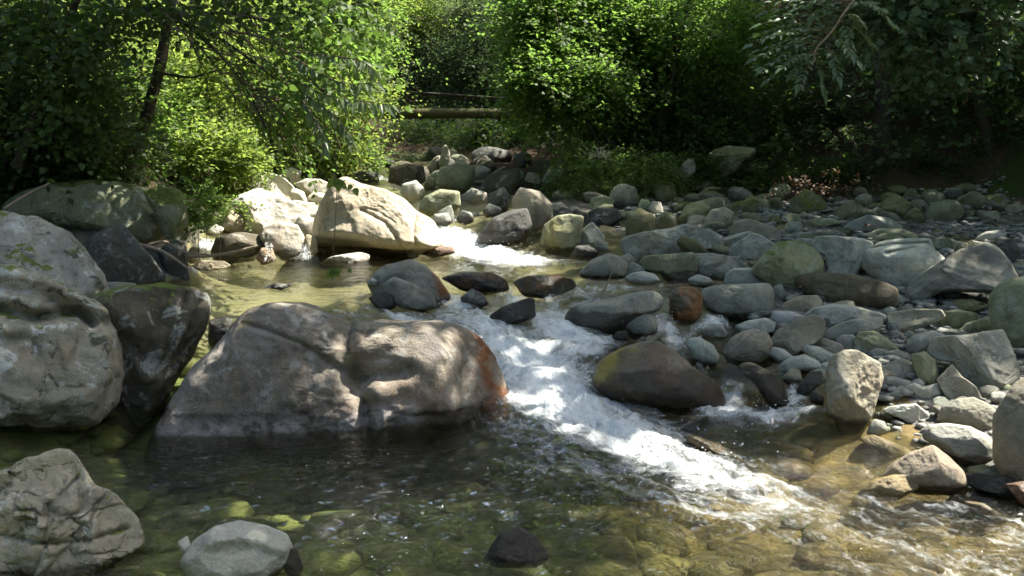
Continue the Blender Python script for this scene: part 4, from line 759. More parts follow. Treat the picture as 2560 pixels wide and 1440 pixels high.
rock('I', [(375, 495), (450, 478), (600, 520), (775, 602), (690, 630), (480, 570)], 'stone', 'ochre stone just under the surface at the edge of the rapid', 'ochre', wet=1, gloss=.6, ang=.3, drop=.05, deep=1.5)
rock('I', [(2160, 860), (2250, 800), (2400, 790), (2560, 830), (2700, 900), (2600, 930), (2300, 900)], 'stone', 'dark wet flat rock in the shallows by the right edge', 'dark', wet=1, gloss=.6, ang=.6)
rock('I', [(2170, 905), (2300, 900), (2490, 985), (2440, 1015), (2250, 955)], 'stone', 'ochre wet slab in the shallows below the dark flat rock', 'ochre', wet=-9, gloss=.7, ang=.5, drop=.05, deep=1.5)
rock('I', [(2440, 870), (2560, 830), (2700, 880), (2700, 1000), (2540, 960)], 'stone', 'rusty wet rock at the right edge of the shallows', 'rust', gloss=.8, ang=.5)
rock('I', [(1500, 520), (1600, 478), (1800, 540), (1910, 575), (1720, 600)], 'stone', 'ochre streaked slab in the shallows under the white wedge stone', 'ochre', wet=-9, gloss=.7, ang=.5, drop=.05, deep=1.5)
rock('I', [(2200, 760), (2300, 725), (2420, 745), (2500, 820), (2350, 800), (2230, 800)], 'stone', 'olive wet slab below the white oval boulder', 'olive', gloss=.6, ang=.5)
rock('C', [(500, 1050), (570, 960), (660, 935), (830, 945), (840, 975), (740, 1070), (640, 1120), (560, 1100)], 'boulder', 'flat-faced dim slab leaning under the dark trees on the right', 'olive', ang=.7, depth=11.2, sub=5)
rock('C', [(340, 1100), (400, 1020), (450, 1010), (460, 1090), (400, 1130)], 'stone', 'dim grey stone left of the flat-faced slab under the trees', 'grey', depth=11.0)
print('hand-placed stones', len(ROCKS))

# --- cobbles scattered between them: alike, so they share a label
COB = []
for k in range(14):
    S, F = ico(3); sd0 = rng.uniform(0, 90, 3); L = S * np.array([1, rng.uniform(.6, .9), rng.uniform(.45, .75)])
    for j in range(rng.integers(2, 7)):
        nv = rng.normal(size=3); nv /= np.linalg.norm(nv); sd = L @ nv; lim = sd.max() * rng.uniform(.62, .92); L = L - np.clip(sd - lim, 0, None)[:, None] * nv * .85
    L = L * (1 + 0.13 * fbm(S * 1.2 + sd0, 3) + .03 * fbm(S * 5 + sd0, 2))[:, None]
    m_ = mesh_np('cobble', L, F); m_.materials.append(ROCK); COB.append(m_)
def free_spot(p, r, slack=0.55):
    for (q, s, *_r) in ROCKS:
        if abs(p[0] - q[0]) < s + r and np.hypot(p[0] - q[0], p[1] - q[1]) < slack * (s + r): return False
    return True
def in_poly(x, y, poly):
    c = False; n = len(poly)
    for a in range(n):
        x1, y1 = poly[a]; x2, y2 = poly[a - 1]
        if (y1 > y) != (y2 > y) and x < (x2 - x1) * (y - y1) / (y2 - y1) + x1: c = not c
    return c
def scatter(poly, count, rmin, rmax, tones, label, group, name='cobble', wet=None, moss=0.0, sinkf=.25, lift=0.0):
    poly = np.array(poly, float); got = tries = 0
    while got < count and tries < count * 14:
        tries += 1
        px, py = rng.uniform(poly[:, 0].min(), poly[:, 0].max()), rng.uniform(poly[:, 1].min(), poly[:, 1].max())
        if not in_poly(px, py, poly): continue
        d = top_at(px, py, 260); p = P(px, py, d); p[2] = TZ(p[0], p[1])
        r = rmin * (rmax / rmin) ** (rng.uniform() ** 1.4)
        if not free_spot(p, r): continue
        o = link(name, COB[rng.integers(len(COB))], loc=(p[0], p[1], p[2] + r * sinkf + lift))
        o.scale = (r * rng.uniform(.8, 1.25), r * rng.uniform(.8, 1.2), r * rng.uniform(.75, 1.15)); o.rotation_euler = (rng.normal() * .25, rng.normal() * .25, rng.uniform(0, 6.28))
        dress(o, tones[rng.integers(len(tones))], moss=moss * rng.uniform(0, 1), wet=wet if wet is not None else -9, lichen=rng.uniform(0, .6), jitter=.2)
        tag(o, label, 'stone', group); ROCKS.append((np.array(o.location), r, d, None, 0, 0)); got += 1
scatter([(1890, 800), (2080, 740), (2380, 790), (2560, 860), (2560, 1060), (2330, 1080), (2080, 1040), (1940, 960), (1880, 880)], 50, .035, .10, ['grey', 'pale', 'teal', 'warm', 'grey'], 'fist-sized grey cobble filling the gaps low on the right bank', 'cobbles low on the right bank')
scatter([(1560, 520), (1750, 500), (2560, 510), (2560, 640), (2200, 640), (1950, 680), (1700, 640)], 34, .06, .17, ['green', 'grey', 'warm', 'olive', 'green'], 'dim greenish cobble filling the gaps at the top of the right bank', 'cobbles at the top of the right bank', moss=.5)
scatter([(1480, 490), (2560, 492), (2560, 560), (1900, 545), (1500, 555)], 40, .10, .24, ['green', 'olive', 'warm', 'green', 'grey'], 'mossy half-lit stone in the row along the forest edge of the right bank', 'stones along the forest edge', moss=.7)
scatter([(950, 470), (1250, 430), (1480, 470), (1440, 560), (1330, 540), (1150, 520)], 22, .07, .18, ['green', 'grey', 'dark', 'grey'], 'grey-green cobble at the far bend of the stream', 'cobbles at the far bend', moss=.3)
scatter([(760, 425), (930, 402), (1150, 398), (1330, 415), (1330, 440), (1080, 440), (930, 440), (780, 440)], 18, .12, .28, ['green', 'brown', 'dark', 'warm'], 'dim brownish stone heaped across the stream beyond the far bend', 'stones beyond the far bend', moss=.6)
scatter([(560, 540), (640, 470), (760, 420), (900, 410), (790, 560), (620, 590)], 24, .06, .17, ['white', 'tan', 'pale'], 'small sun-bleached stone on the left shore', 'stones on the sunlit left shore')
scatter([(1650, 860), (1850, 840), (1920, 930), (1800, 950), (1700, 960)], 8, .03, .07, ['dark', 'grey', 'brown'], 'small wet stone standing in the side channel riffle', 'wet stones in the side channel', wet=1)

# drowned stones, pebbles: a mass
def mass(name, pts, radii, tones, label, cat, wet=1.0, gloss=0.4, sub=2):
    S, F = ico(sub); Vs, Fs, o_ = [], [], 0
    for p, r in zip(pts, radii):
        L = S * np.array([1, rng.uniform(.6, 1), rng.uniform(.25, .5)]) * (1 + .3 * fbm(S * 1.3 + rng.uniform(0, 90, 3), 2))[:, None]
        a = rng.uniform(0, 6.28); R2 = np.array([[math.cos(a), -math.sin(a), 0], [math.sin(a), math.cos(a), 0], [0, 0, 1]])
        Vs.append((L @ R2.T) * r + p); Fs.append(F + o_); o_ += len(S)
    o = link(name, mesh_np(name, np.concatenate(Vs), np.concatenate(Fs)), tones); tag(o, label, cat, kind='stuff'); return o
n = 2600; px = rng.uniform(1850, 2700, n); pts = []
g = rng.uniform(0, 1, (6500, 2)); Xs = 1.0 + 4.4 * g[:, 0]; Ys = 4.2 + 6.5 * g[:, 1]; zz = TZ(Xs, Ys); ok = zz > WZ(Xs, Ys) - .03
pts = np.c_[Xs, Ys, zz + .004][ok]
def make_pebble():
    t = NT('pebble'); geo = t.n('NewGeometry'); v = t.n('TexVoronoi', feature='F1'); t.set(v.inputs['Vector'], geo.outputs['Position']); v.inputs['Scale'].default_value = 14
    c = t.mix(t.xyz(v.outputs['Color'])[0], (0.13, 0.13, 0.115), (0.42, 0.42, 0.38)); c = t.mix(t.noise(geo.outputs['Position'], 90, 3), c, t.mix(1.0, c, (.5, .5, .48), 'MULTIPLY'))
    return t.out(t.principled(c, .85, None, .3))
PEB = make_pebble()
mass('gravel', pts, rng.uniform(.012, .04, len(pts)), PEB, 'grey pebbles filling the right bank between the stones', 'gravel', sub=1)
g = rng.uniform(0, 1, (800, 2)); Xs = -2.6 + 6.2 * g[:, 0]; Ys = 2.9 + 6.2 * g[:, 1]; zz = TZ(Xs, Ys); dep = WZ(Xs, Ys) - zz; ok = (dep > .06) & (zz < .12)
pts = np.c_[Xs, Ys, zz + .01][ok]
mass('streambed_stones', pts, np.minimum(rng.uniform(.04, .2, len(pts)), dep[ok] * .8), BED, 'olive and ochre stones lying under the clear water', 'stones', sub=2)

g = rng.uniform(0, 1, (2400, 2)); Xs = 1.2 + 4.0 * g[:, 0]; Ys = 4.6 + 6.0 * g[:, 1]; zz = TZ(Xs, Ys); ok = (zz > WZ(Xs, Ys) + .0) & (fbm(np.c_[Xs, Ys, 0 * Xs] * 1.1, 2) > -.15)
pts = np.c_[Xs, Ys, zz + .02][ok]
mass('rubble', pts, .03 + .05 * rng.uniform(0, 1, len(pts)) ** 2, PEB, 'broken grey rubble packed between the stones of the right bank', 'rubble', sub=1)
# ------------------------------------------------------------------ leaves
def unit(v): return v / (np.linalg.norm(v, axis=-1, keepdims=True) + 1e-9)
def leaf_geo(pos, axis, nrm, L, W, fine=True, fold=0.18):
    n = len(pos); axis = unit(axis); b = unit(np.cross(nrm, axis)); nn = np.cross(axis, b)
    L = np.broadcast_to(L, (n,))[:, None]; W = np.broadcast_to(W, (n,))[:, None]
    if fine:
        prof = [(0, 0, 0), (.30, .5, fold), (.66, .40, fold * .6), (1, 0, -.10), (.66, -.40, fold * .6), (.30, -.5, fold)]
        tri = np.array([[0, 1, 5], [1, 2, 4], [1, 4, 5], [2, 3, 4]])
    else:
        prof = [(0, 0, 0), (.42, .5, fold), (1, 0, 0), (.42, -.5, fold)]; tri = np.array([[0, 1, 2], [0, 2, 3]])
    V = np.stack([pos + axis * L * a + b * W * c + nn * W * h for a, c, h in prof], 1)
    m = len(prof); F = (tri[None] + (np.arange(n) * m)[:, None, None]).reshape(-1, 3)
    var = np.repeat(rng.uniform(0, 1, n), m)
    return V.reshape(-1, 3), F, var
def spray_leaves(base, dirv, ln, k, L, W, droop=.25, flat=.9, fine=True, spread=.85, jit=.5):
    n = len(base); dirv = unit(dirv); t = (np.arange(k) + .6) / k
    ln = np.broadcast_to(ln, (n,))
    pos = base[:, None] + dirv[:, None] * (ln[:, None] * t)[..., None]
    pos[..., 2] -= droop * ln[:, None] * t[None] ** 2
    pos += rng.normal(size=pos.shape) * .12 * ln[:, None, None] * .4
    side = unit(np.cross(dirv, np.array([0, 0, 1.0]) + 1e-3)); sg = np.where(np.arange(k) % 2, 1, -1)[None, :, None]
    ax = dirv[:, None] * .6 + side[:, None] * sg * spread + rng.normal(size=pos.shape) * jit * .6
    ax[..., 2] -= droop * .9 * rng.uniform(.3, 1.4, ax.shape[:2])
    nr = np.array([0, 0, flat]) + rng.normal(size=pos.shape) * jit
    sz = rng.uniform(.65, 1.2, (n, k)) * (1 - .25 * t)[None]
    return leaf_geo(pos.reshape(-1, 3), ax.reshape(-1, 3), nr.reshape(-1, 3), (L * sz).ravel(), (W * sz).ravel(), fine)
def twig_geo(base, dirv, ln, droop, r=.004):
    n = len(base); dirv = unit(dirv); t = np.array([0, .5, 1.0]); ln = np.broadcast_to(ln, (n,))
    p = base[:, None] + dirv[:, None] * (ln[:, None] * t)[..., None]; p[..., 2] -= droop * ln[:, None] * t ** 2
    a = unit(np.cross(dirv, [.3, .2, .9])); b = np.cross(dirv, a)
    ring = np.stack([a, -.5 * a + .87 * b, -.5 * a - .87 * b], 1)
    rr = r * np.array([1, .75, .4])
    V = p[:, :, None] + ring[:, None] * rr[None, :, None, None]; V = V.reshape(-1, 3)
    F = [];
    for s in range(2):
        for j in range(3): F.append([s * 3 + j, s * 3 + (j + 1) % 3, s * 3 + 3 + (j + 1) % 3, s * 3 + 3 + j])
    F = (np.array(F)[None] + (np.arange(n) * 9)[:, None, None]).reshape(-1, 4)
    return V, F
NLEAF = [0]
def leaf_obj(name, parent, geo, mat):
    V, F, var = geo; off = np.array(parent.location) if parent is not None else 0.0
    NLEAF[0] += len(F)
    return link(name, mesh_np(name, V - off, F, smooth=False, attrs={'var': ('POINT', 'FLOAT', var)}), mat, parent)
def stem_obj(name, parent, parts, mat):
    V, F = join(parts) if isinstance(parts, list) else parts
    return link(name, mesh_np(name, V - np.array(parent.location), F), mat, parent)
def blob(center, rad, n, lo=.35, per=11):
    m = max(4, n // per); u = unit(rng.normal(size=(m, 3))); r = (lo ** 3 + (1 - lo ** 3) * rng.uniform(0, 1, m)) ** (1 / 3)
    lump = rng.uniform(.8, 1.22, m) + .6 * fbm(u * 1.9 + rng.uniform(0, 50, 3), 3)
    b = center + u * (r * lump)[:, None] * rad                       # boughs: flat layers of sprays
    k = rng.integers(0, m, n); br = rng.uniform(.14, .30, m) * min(rad.mean(), 1.6)
    o = rng.normal(size=(n, 3)) * br[k][:, None] * np.array([1, 1, .28]); o[:, 2] -= .35 * np.hypot(o[:, 0], o[:, 1])
    return b[k] + o, unit(u[k] * rad + o * 1.5)
def ground_pt(px, d):
    p = P(px, 400, d); p[2] = TZ(p[0], p[1]); return p
def shrub(name, label, cat, cx, cy, rx, ry, d, n, k, L, W, mat, ln=(.3, .6), droop=.25, fine=False, group=None, root_px=None, stems=4, thick=.02, deep=.9, flat=.9, keepf=None, base_d=None, twigs=True):
    c = P(cx, cy, d); s = d / FPX; rad = np.array([rx * s, max(.5 * (rx + ry) * s * deep, .3), ry * s])
    g = ground_pt(root_px if root_px is not None else cx, base_d or d)
    if g[2] > c[2] - .2: g[2] = c[2] - .4
    e = thing(name, label, cat, g, group)
    b, u = blob(c, rad, n)
    dv = u * .8 + rng.normal(size=b.shape) * .55 + np.array([0, 0, .15])
    l = rng.uniform(*ln, n)
    if keepf is not None:
        kk = keepf(b); b, dv, l = b[kk], dv[kk], l[kk]
    leaf_obj('crown', e, spray_leaves(b, dv, l, k, L, W, droop, flat, fine), mat)
    st = []
    for j in range(stems):
        tgt = c + rng.normal(size=3) * rad * .45 + np.array([0, 0, rad[2] * .25]); mid = .5 * (g + tgt) + rng.normal(size=3) * .12
        st.append(tube(smooth_path([g + rng.normal(size=3) * np.array([.1, .1, 0]) - np.array([0, 0, .1]), mid, tgt], 8), np.linspace(thick, thick * .35, 8), 5))
    for V_, F_ in st: link('stem', mesh_np('stem', V_ - g, F_), BARK, e)
    if twigs:
        sel = rng.choice(len(b), min(len(b), 230), replace=False)
        stem_obj('twigs', e, twig_geo(b[sel], dv[sel], l[sel], droop, .0035), TWIG)['kind'] = 'stuff'
    return e

# --- left bank: sunlit thicket
GL = 'bushes of the sunlit left thicket'
shrub('hazel_bush', 'bright backlit bush right of the leaning dark trunk', 'bush', 490, 250, 170, 200, 11.0, 1500, 11, .062, .044, LEAF_SUNLIT, group=GL)
shrub('hazel_bush', 'tall bright yellow-green bush behind the drooping twigs', 'bush', 690, 150, 190, 190, 12.0, 1700, 11, .064, .046, LEAF_SUNLIT, group=GL)
shrub('hazel_bush', 'pale sunlit bush overhanging the far end of the sunlit shore', 'bush', 790, 290, 120, 110, 11.6, 900, 11, .06, .042, LEAF_SUNLIT, group=GL)
shrub('hazel_bush', 'green bush at the top beside the gap above the far stream', 'bush', 850, 60, 105, 120, 12.6, 850, 11, .06, .044, LEAF_MID, group=GL)
shrub('nettle_bush', 'vivid green low bush at the foot of the sunlit thicket', 'bush', 540, 390, 95, 62, 9.8, 650, 9, .07, .04, LEAF_SUNLIT, ln=(.15, .35), group=GL, stems=6, thick=.008)
shrub('nettle_bush', 'small sunlit weed on the bleached slab edge', 'bush', 590, 525, 40, 32, 9.0, 160, 8, .045, .03, LEAF_SUNLIT, ln=(.08, .2), stems=3, thick=.005)
shrub('hazel_bush', 'bush in half shade behind the leaning dark trunk', 'bush', 330, 310, 130, 140, 10.2, 800, 11, .058, .042, LEAF_MID, group=GL)
shrub('hazel_bush', 'bright bush filling the background behind the left trees', 'bush', 330, 130, 200, 150, 13.0, 1200, 11, .07, .05, LEAF_SUNLIT, group=GL)
shrub('nettle_bush', 'leafy sprig between the mossy boulder and the sunlit shore', 'bush', 490, 520, 45, 45, 7.6, 180, 8, .05, .035, LEAF_MID, ln=(.1, .22), stems=4, thick=.005)
# --- left bank: shaded foreground growth
GS = 'shaded bushes of the left edge'
shrub('shaded_bush', 'dark bush filling the upper left edge', 'bush', 90, 200, 190, 230, 7.6, 1300, 9, .075, .05, LEAF_SHADED, group=GS)
shrub('shaded_bush', 'low dark bush behind the long mossy boulder', 'bush', 90, 420, 150, 70, 7.8, 700, 9, .06, .045, LEAF_SHADED, group=GS, ln=(.15, .35))
shrub('shaded_bush', 'dark brownish brush at the foot of the thin left trunk', 'bush', 230, 360, 130, 90, 8.6, 600, 9, .06, .04, LEAF_SHADED, group=GS, ln=(.2, .4))

# --- the two left trees
def tree(name, label, trunk, radii, limbs=(), mat=BARK, group=None, sides=10):
    p = smooth_path(trunk, 26); base = np.array(p[0]); e = thing(name, label, 'tree', base, group)
    V_, F_ = tube(p, np.interp(np.linspace(0, 1, 26), np.linspace(0, 1, len(radii)), radii), sides, .25); link('trunk', mesh_np('trunk', V_ - base, F_), mat, e)
    for lp, r0 in limbs:
        q = smooth_path(lp, 16); V_, F_ = tube(q, np.linspace(r0, r0 * .25, 16), 6, .2); link('branch', mesh_np('branch', V_ - base, F_), mat, e)
    return e
D8 = 8.2
leaner = tree('alder_tree', 'leaning dark trunk rising behind the mossy boulders with drooping twigs', [P(298, 480, D8), P(330, 385, D8), P(372, 285, D8), P(398, 180, D8), P(418, 60, D8), P(450, -90, 8.0), P(520, -500, 7.6), P(640, -1100, 7.2)], [.065, .052, .046, .042, .045, .07, .06, .04],
              [([P(398, 180, D8), P(440, 190, 8.1), P(480, 195, 8.0), P(560, 170, 7.9)], .018),
               ([P(330, 10, 7.6), P(362, 22, 7.4), P(455, 52, 7.2), P(520, 105, 7.1), P(578, 165, 7.0), P(630, 245, 6.9), P(665, 320, 6.85)], .022),
               ([P(455, 52, 7.2), P(560, 100, 7.2), P(680, 190, 7.1), P(760, 260, 7.0), P(830, 330, 6.9)], .014),
               ([P(420, 40, 8.0), P(560, 30, 7.6), P(720, 60, 7.3), P(830, 130, 7.0), P(890, 220, 6.8)], .02),
               ([P(372, 285, D8), P(340, 240, 8.1), P(300, 225, 8.0)], .012)])
thin = tree('thin_tree', 'thin pale-barked trunk slanting at the far left edge', [P(40, 420, 7.0), P(75, 320, 7.0), P(110, 210, 7.0), P(150, 110, 6.9), P(190, 10, 6.8), P(240, -200, 6.6), P(330, -700, 6.4)], [.035, .03, .028, .025, .024, .03, .02],
            [([P(110, 210, 7.0), P(160, 170, 6.9), P(230, 150, 6.8)], .010), ([P(150, 110, 6.9), P(120, 40, 6.8), P(110, -30, 6.7)], .010)])
# drooping twigs of the leaning tree
tw = []; lv_b, lv_d, lv_l = [], [], []
for k in range(120):
    f = rng.uniform(0, 1); a = np.array([[430, 40], [520, 105], [578, 165], [625, 240], [700, 130], [780, 200], [600, 60], [680, 250]][rng.integers(8)], float) + rng.normal(size=2) * 25
    ln_ = rng.uniform(90, 260); an = rng.uniform(.15, 1.25); b = a + ln_ * np.array([math.cos(an) * rng.uniform(.4, 1.0), math.sin(an) * .9]); m = .5 * (a + b) + np.array([18, -22]) * rng.uniform(.2, 1.4)
    d = rng.uniform(6.7, 7.6); pth = smooth_path([P(*a, d), P(*m, d - .05), P(*b, d - .1)], 9)
    tw.append(tube(pth, np.linspace(.0085, .003, 9), 4))
    if rng.uniform() < .55:
        for q in pth[3::2]: lv_b.append(q); lv_d.append(pth[-1] - pth[0] + rng.normal(size=3) * .1); lv_l.append(.16)
stem_obj('twigs', leaner, tw, TWIG)['kind'] = 'stuff'
leaf_obj('twig_leaves', leaner, spray_leaves(np.array(lv_b), np.array(lv_d), np.array(lv_l), 5, .055, .036, .5, .6, True), LEAF_MID)['kind'] = 'stuff'
def band(boxes, n, dr):
    out = []
    for (x0, y0, x1, y1) in boxes:
        m = n // len(boxes); xx, yy, dd = rng.uniform(x0, x1, m), rng.uniform(y0, y1, m), rng.uniform(*dr, m)
        kk = fbm(np.stack([xx / 70, yy / 60, dd], 1), 2) > -.1
        out.append(np.array([P(a, b, c) for a, b, c in zip(xx[kk], yy[kk], dd[kk])]))
    return np.concatenate(out)
b = band([(0, -60, 380, 110), (250, -60, 620, 40), (560, -60, 930, 50), (0, 60, 230, 240)], 800, (6.6, 7.8))
leaf_obj('crown', leaner, spray_leaves(b, rng.normal(size=b.shape) * [1, .6, .35] + [.5, -.3, -.15], rng.uniform(.2, .45, len(b)), 8, .075, .05, .4, .7, True), LEAF_SHADED)
b = band([(640, 60, 900, 230), (760, 0, 940, 180)], 170, (6.4, 7.2))
leaf_obj('leaf_sprays', leaner, spray_leaves(b, rng.normal(size=b.shape) * [1, .6, .35] + [.6, -.3, -.3], rng.uniform(.2, .4, len(b)), 8, .075, .045, .5, .7, True), LEAF_MID)
b = band([(0, 40, 300, 380)], 150, (6.3, 7.0))
leaf_obj('crown', thin, spray_leaves(b, rng.normal(size=b.shape) * [1, .6, .4] + [.3, -.3, -.1], rng.uniform(.2, .4, len(b)), 7, .07, .05, .4, .7, True), LEAF_SHADED)

# --- willow branch with long pointed leaves hanging by the gap: every leaf a piece
def one_leaf(name, L, W, curl=.25, n=7):
    t = np.linspace(0, 1, n); w = np.sin(np.pi * t ** .75) ** 1.1 * .5 * W; z_ = -curl * L * t ** 2
    V = np.concatenate([np.stack([t * L, w, z_ + w * .35], 1), np.stack([t * L, 0 * t, z_], 1), np.stack([t * L, -w, z_ + w * .35], 1)])
    F = [[r * n + a, r * n + a + 1, (r + 1) * n + a + 1, (r + 1) * n + a] for r in range(2) for a in range(n - 1)]
    return mesh_np(name, V, np.array(F), attrs={'var': ('POINT', 'FLOAT', np.full(len(V), rng.uniform()))})
def put_leaf(me_, parent, pos, axis, nrm, sc, mat, name='leaf'):
    axis = unit(np.asarray(axis, float)); b_ = unit(np.cross(nrm, axis)); n_ = np.cross(axis, b_)
    o = link(name, me_, mat); o.parent = parent; po = np.array(parent.matrix_parent_inverse.translation) if False else 0
    off = np.asarray(pos) - parent_world(parent)
    o.matrix_local = Matrix(((axis[0] * sc, b_[0] * sc, n_[0] * sc, off[0]), (axis[1] * sc, b_[1] * sc, n_[1] * sc, off[1]), (axis[2] * sc, b_[2] * sc, n_[2] * sc, off[2]), (0, 0, 0, 1)))
    return o
def parent_world(o):
    p = np.zeros(3)
    while o is not None: p = p + np.array(o.location); o = o.parent
    return p
WL = [one_leaf('leaf', 1.0, w, c) for w, c in ((.26, .25), (.3, .4), (.22, .1), (.28, .55))]
for m_ in WL: m_.materials.append(LEAF_GREY)
wb = [[P(700, 120, 6.6), P(790, 180, 6.4), P(870, 215, 6.3), P(935, 205, 6.2)], [P(720, 190, 6.6), P(800, 235, 6.4), P(880, 250, 6.3), P(975, 262, 6.1)],
      [P(730, 210, 6.6), P(790, 255, 6.4), P(840, 290, 6.3), P(880, 350, 6.2)], [P(740, 130, 6.6), P(840, 140, 6.4), P(905, 150, 6.3), P(930, 170, 6.2)], [P(720, 200, 6.6), P(770, 270, 6.4), P(800, 320, 6.3), P(812, 370, 6.2)]]
willow = thing('willow_branch', 'hanging branch of long grey-green pointed leaves beside the gap', 'branch', wb[0][0])
nl = 0
for pth in wb:
    q = smooth_path(pth, 20); V_, F_ = tube(q, np.linspace(.006, .0025, 20), 5); br = link('branch', mesh_np('branch', V_ - np.array(willow.location), F_), TWIG, willow)
    for j in range(4, 20):
        for s_ in (-1, 1):
            dq = unit(q[min(j + 1, 19)] - q[j - 1]); side = unit(np.cross(dq, [0, 0, 1.0]))
            ax = dq * .55 + side * s_ * rng.uniform(.1, .7) + np.array([0, -.25, -.75]) + rng.normal(size=3) * .25
            put_leaf(WL[rng.integers(4)], br, q[j], ax, unit(np.array([0, -.6, .8]) + rng.normal(size=3) * .35), rng.uniform(.06, .125), LEAF_GREY); nl += 1

# --- the hanging sprig in front of the sunlit boulder
sp = thing('hanging_sprig', 'thin stem with a few small leaves dangling before the sunlit boulder', 'plant', P(838, 380, 5.6))
q = smooth_path([P(838, 380, 5.6), P(843, 470, 5.6), P(838, 560, 5.6), P(832, 672, 5.6)], 14); V_, F_ = tube(q, np.linspace(.003, .0018, 14), 4); stp = link('stem', mesh_np('stem', V_ - np.array(sp.location), F_), TWIG, sp)
SL = one_leaf('leaf', 1.0, .7, .3); SL.materials.append(LEAF_SUNLIT)
for (x, y, dx, dy) in ((832, 672, -12, 18), (832, 672, 14, 14), (834, 668, -4, 24), (840, 672, 10, 4), (842, 450, -22, 14), (842, 455, 20, 10), (843, 445, 4, 26), (885, 470, 8, 14), (880, 462, -8, 10), (870, 672, 6, 8)):
    a_, b_ = P(x, y, 5.6), P(x + dx, y + dy, 5.58); put_leaf(SL, stp, a_, b_ - a_, np.array([.2, -.8, .5]), np.linalg.norm(b_ - a_) * 1.25, LEAF_SUNLIT)
# --- far middle: bushes beyond the pipe
GC = 'bushes on the slope beyond the pipe'
shrub('slope_bush', 'yellow-green sunlit bush at the top of the gap', 'bush', 1010, 25, 120, 55, 20, 1100, 10, .085, .06, LEAF_SUNLIT, group=GC, ln=(.4, .8), flat=1.3)
shrub('slope_bush', 'layered pale green bush above the thin cable', 'bush', 1070, 160, 130, 70, 20.5, 1200, 10, .08, .058, LEAF_COOL, group=GC, ln=(.4, .8), flat=1.3)
shrub('slope_bush', 'layered bush with lit edges right of the gap middle', 'bush', 1200, 175, 100, 75, 18.5, 1200, 10, .075, .055, LEAF_COOL, group=GC, ln=(.4, .8), flat=1.3)
shrub('slope_bush', 'lit green bush at the top right of the gap', 'bush', 1220, 40, 100, 65, 19, 1000, 10, .08, .058, LEAF_COOL, group=GC, ln=(.4, .8), flat=1.3)
shrub('slope_bush', 'dark green bush just behind the mossy pipe', 'bush', 1130, 262, 150, 45, 20.5, 700, 9, .10, .07, LEAF_COOL, group=GC, ln=(.3, .6))
shrub('fern_clump', 'dark ferny growth under the mossy pipe', 'bush', 1100, 350, 95, 40, 15.8, 800, 12, .07, .03, LEAF_SHADED, group=GC, ln=(.4, .8), stems=5, thick=.008)
shrub('fern_clump', 'dim growth between the pipe and the hazel on the right', 'bush', 1250, 350, 80, 50, 15, 600, 10, .08, .05, LEAF_SHADED, group=GC, ln=(.3, .6), stems=5, thick=.008)
shrub('slope_bush', 'shadowed bush left of the pipe behind the willow branch', 'bush', 940, 340, 50, 60, 18.5, 400, 9, .09, .06, LEAF_SHADED, group=GC)
shrub('slope_bush', 'low bush hanging over the far stones left of the bend', 'bush', 870, 400, 60, 25, 12.5, 350, 8, .06, .045, LEAF_MID, group=GC, ln=(.2, .4))

# --- right: hazel and the dark wood
GR = 'hazels leaning over the right bank'
shrub('hazel_tree', 'hazel with bright leaf edges at the top right of the gap', 'tree', 1350, 50, 85, 95, 11.6, 800, 11, .07, .058, LEAF_MID, group=GR, root_px=1620, stems=4, thick=.035, fine=True, ln=(.3, .6), flat=1.2)
shrub('hazel_tree', 'hazel boughs reaching left above the far stones', 'tree', 1400, 210, 105, 75, 11.2, 950, 11, .07, .058, LEAF_MID, group=GR, root_px=1620, stems=4, thick=.03, fine=True, ln=(.3, .6), flat=1.2)
shrub('hazel_tree', 'green hazel crown at the top of the right wood', 'tree', 1500, 50, 130, 100, 12.0, 1000, 11, .07, .055, LEAF_MID, group=GR, root_px=1640, stems=4, thick=.035, ln=(.3, .6), flat=1.2)
shrub('hazel_tree', 'half-shaded hazel crown behind the bright hazel boughs', 'tree', 1540, 180, 130, 120, 12.4, 1000, 11, .068, .052, LEAF_MID, group=GR, root_px=1650, stems=4, thick=.03, ln=(.3, .6))
shrub('hazel_tree', 'dense dark hazel in the middle of the right wood', 'tree', 1700, 60, 230, 140, 12.3, 1700, 11, .07, .052, LEAF_MID, group=GR, stems=5, thick=.045)
shrub('hazel_tree', 'shaded hazel bush above the fern bank', 'tree', 1640, 300, 170, 110, 12.0, 1100, 11, .066, .05, LEAF_SHADED, group=GR, stems=4, thick=.03)
GD = 'dark bushes under the right wood'
shrub('wood_bush', 'dark bush around the dim slab under the trees', 'bush', 1850, 300, 170, 120, 12.8, 800, 9, .08, .055, LEAF_SHADED, group=GD)
shrub('wood_bush', 'dark bush behind the mossy trunk', 'bush', 2200, 300, 220, 180, 13.2, 1000, 9, .08, .055, LEAF_SHADED, group=GD)
shrub('wood_bush', 'dark bush filling the right edge', 'bush', 2480, 250, 170, 260, 11.5, 1000, 9, .08, .055, LEAF_SHADED, group=GD)
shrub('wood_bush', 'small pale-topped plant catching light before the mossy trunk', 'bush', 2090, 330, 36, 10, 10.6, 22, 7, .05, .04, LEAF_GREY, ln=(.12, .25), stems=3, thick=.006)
shrub('wood_bush', 'rounded dark leaves overhanging from the upper right', 'bush', 2300, 40, 190, 70, 8.2, 500, 8, .09, .075, LEAF_SKYLIT, group=GD, fine=True, stems=0)
shrub('wood_bush', 'low dark growth at the foot of the right wood', 'bush', 2380, 440, 190, 50, 11.3, 500, 8, .06, .04, LEAF_SHADED, group=GD, ln=(.15, .35))
for cx_, lb_ in ((1760, 'low dark weeds left of the dim slab under the trees'), (1960, 'low dark weeds behind the dead leaves'), (2180, 'low dark weeds at the foot of the mossy trunk'), (2430, 'low dark weeds at the foot of the right edge trees')):
    shrub('weed_clump', lb_, 'weeds', cx_, 440, 130, 42, 11.3, 620, 8, .055, .035, LEAF_SHADED, group='weeds along the forest edge', ln=(.12, .3), stems=3, thick=.006)
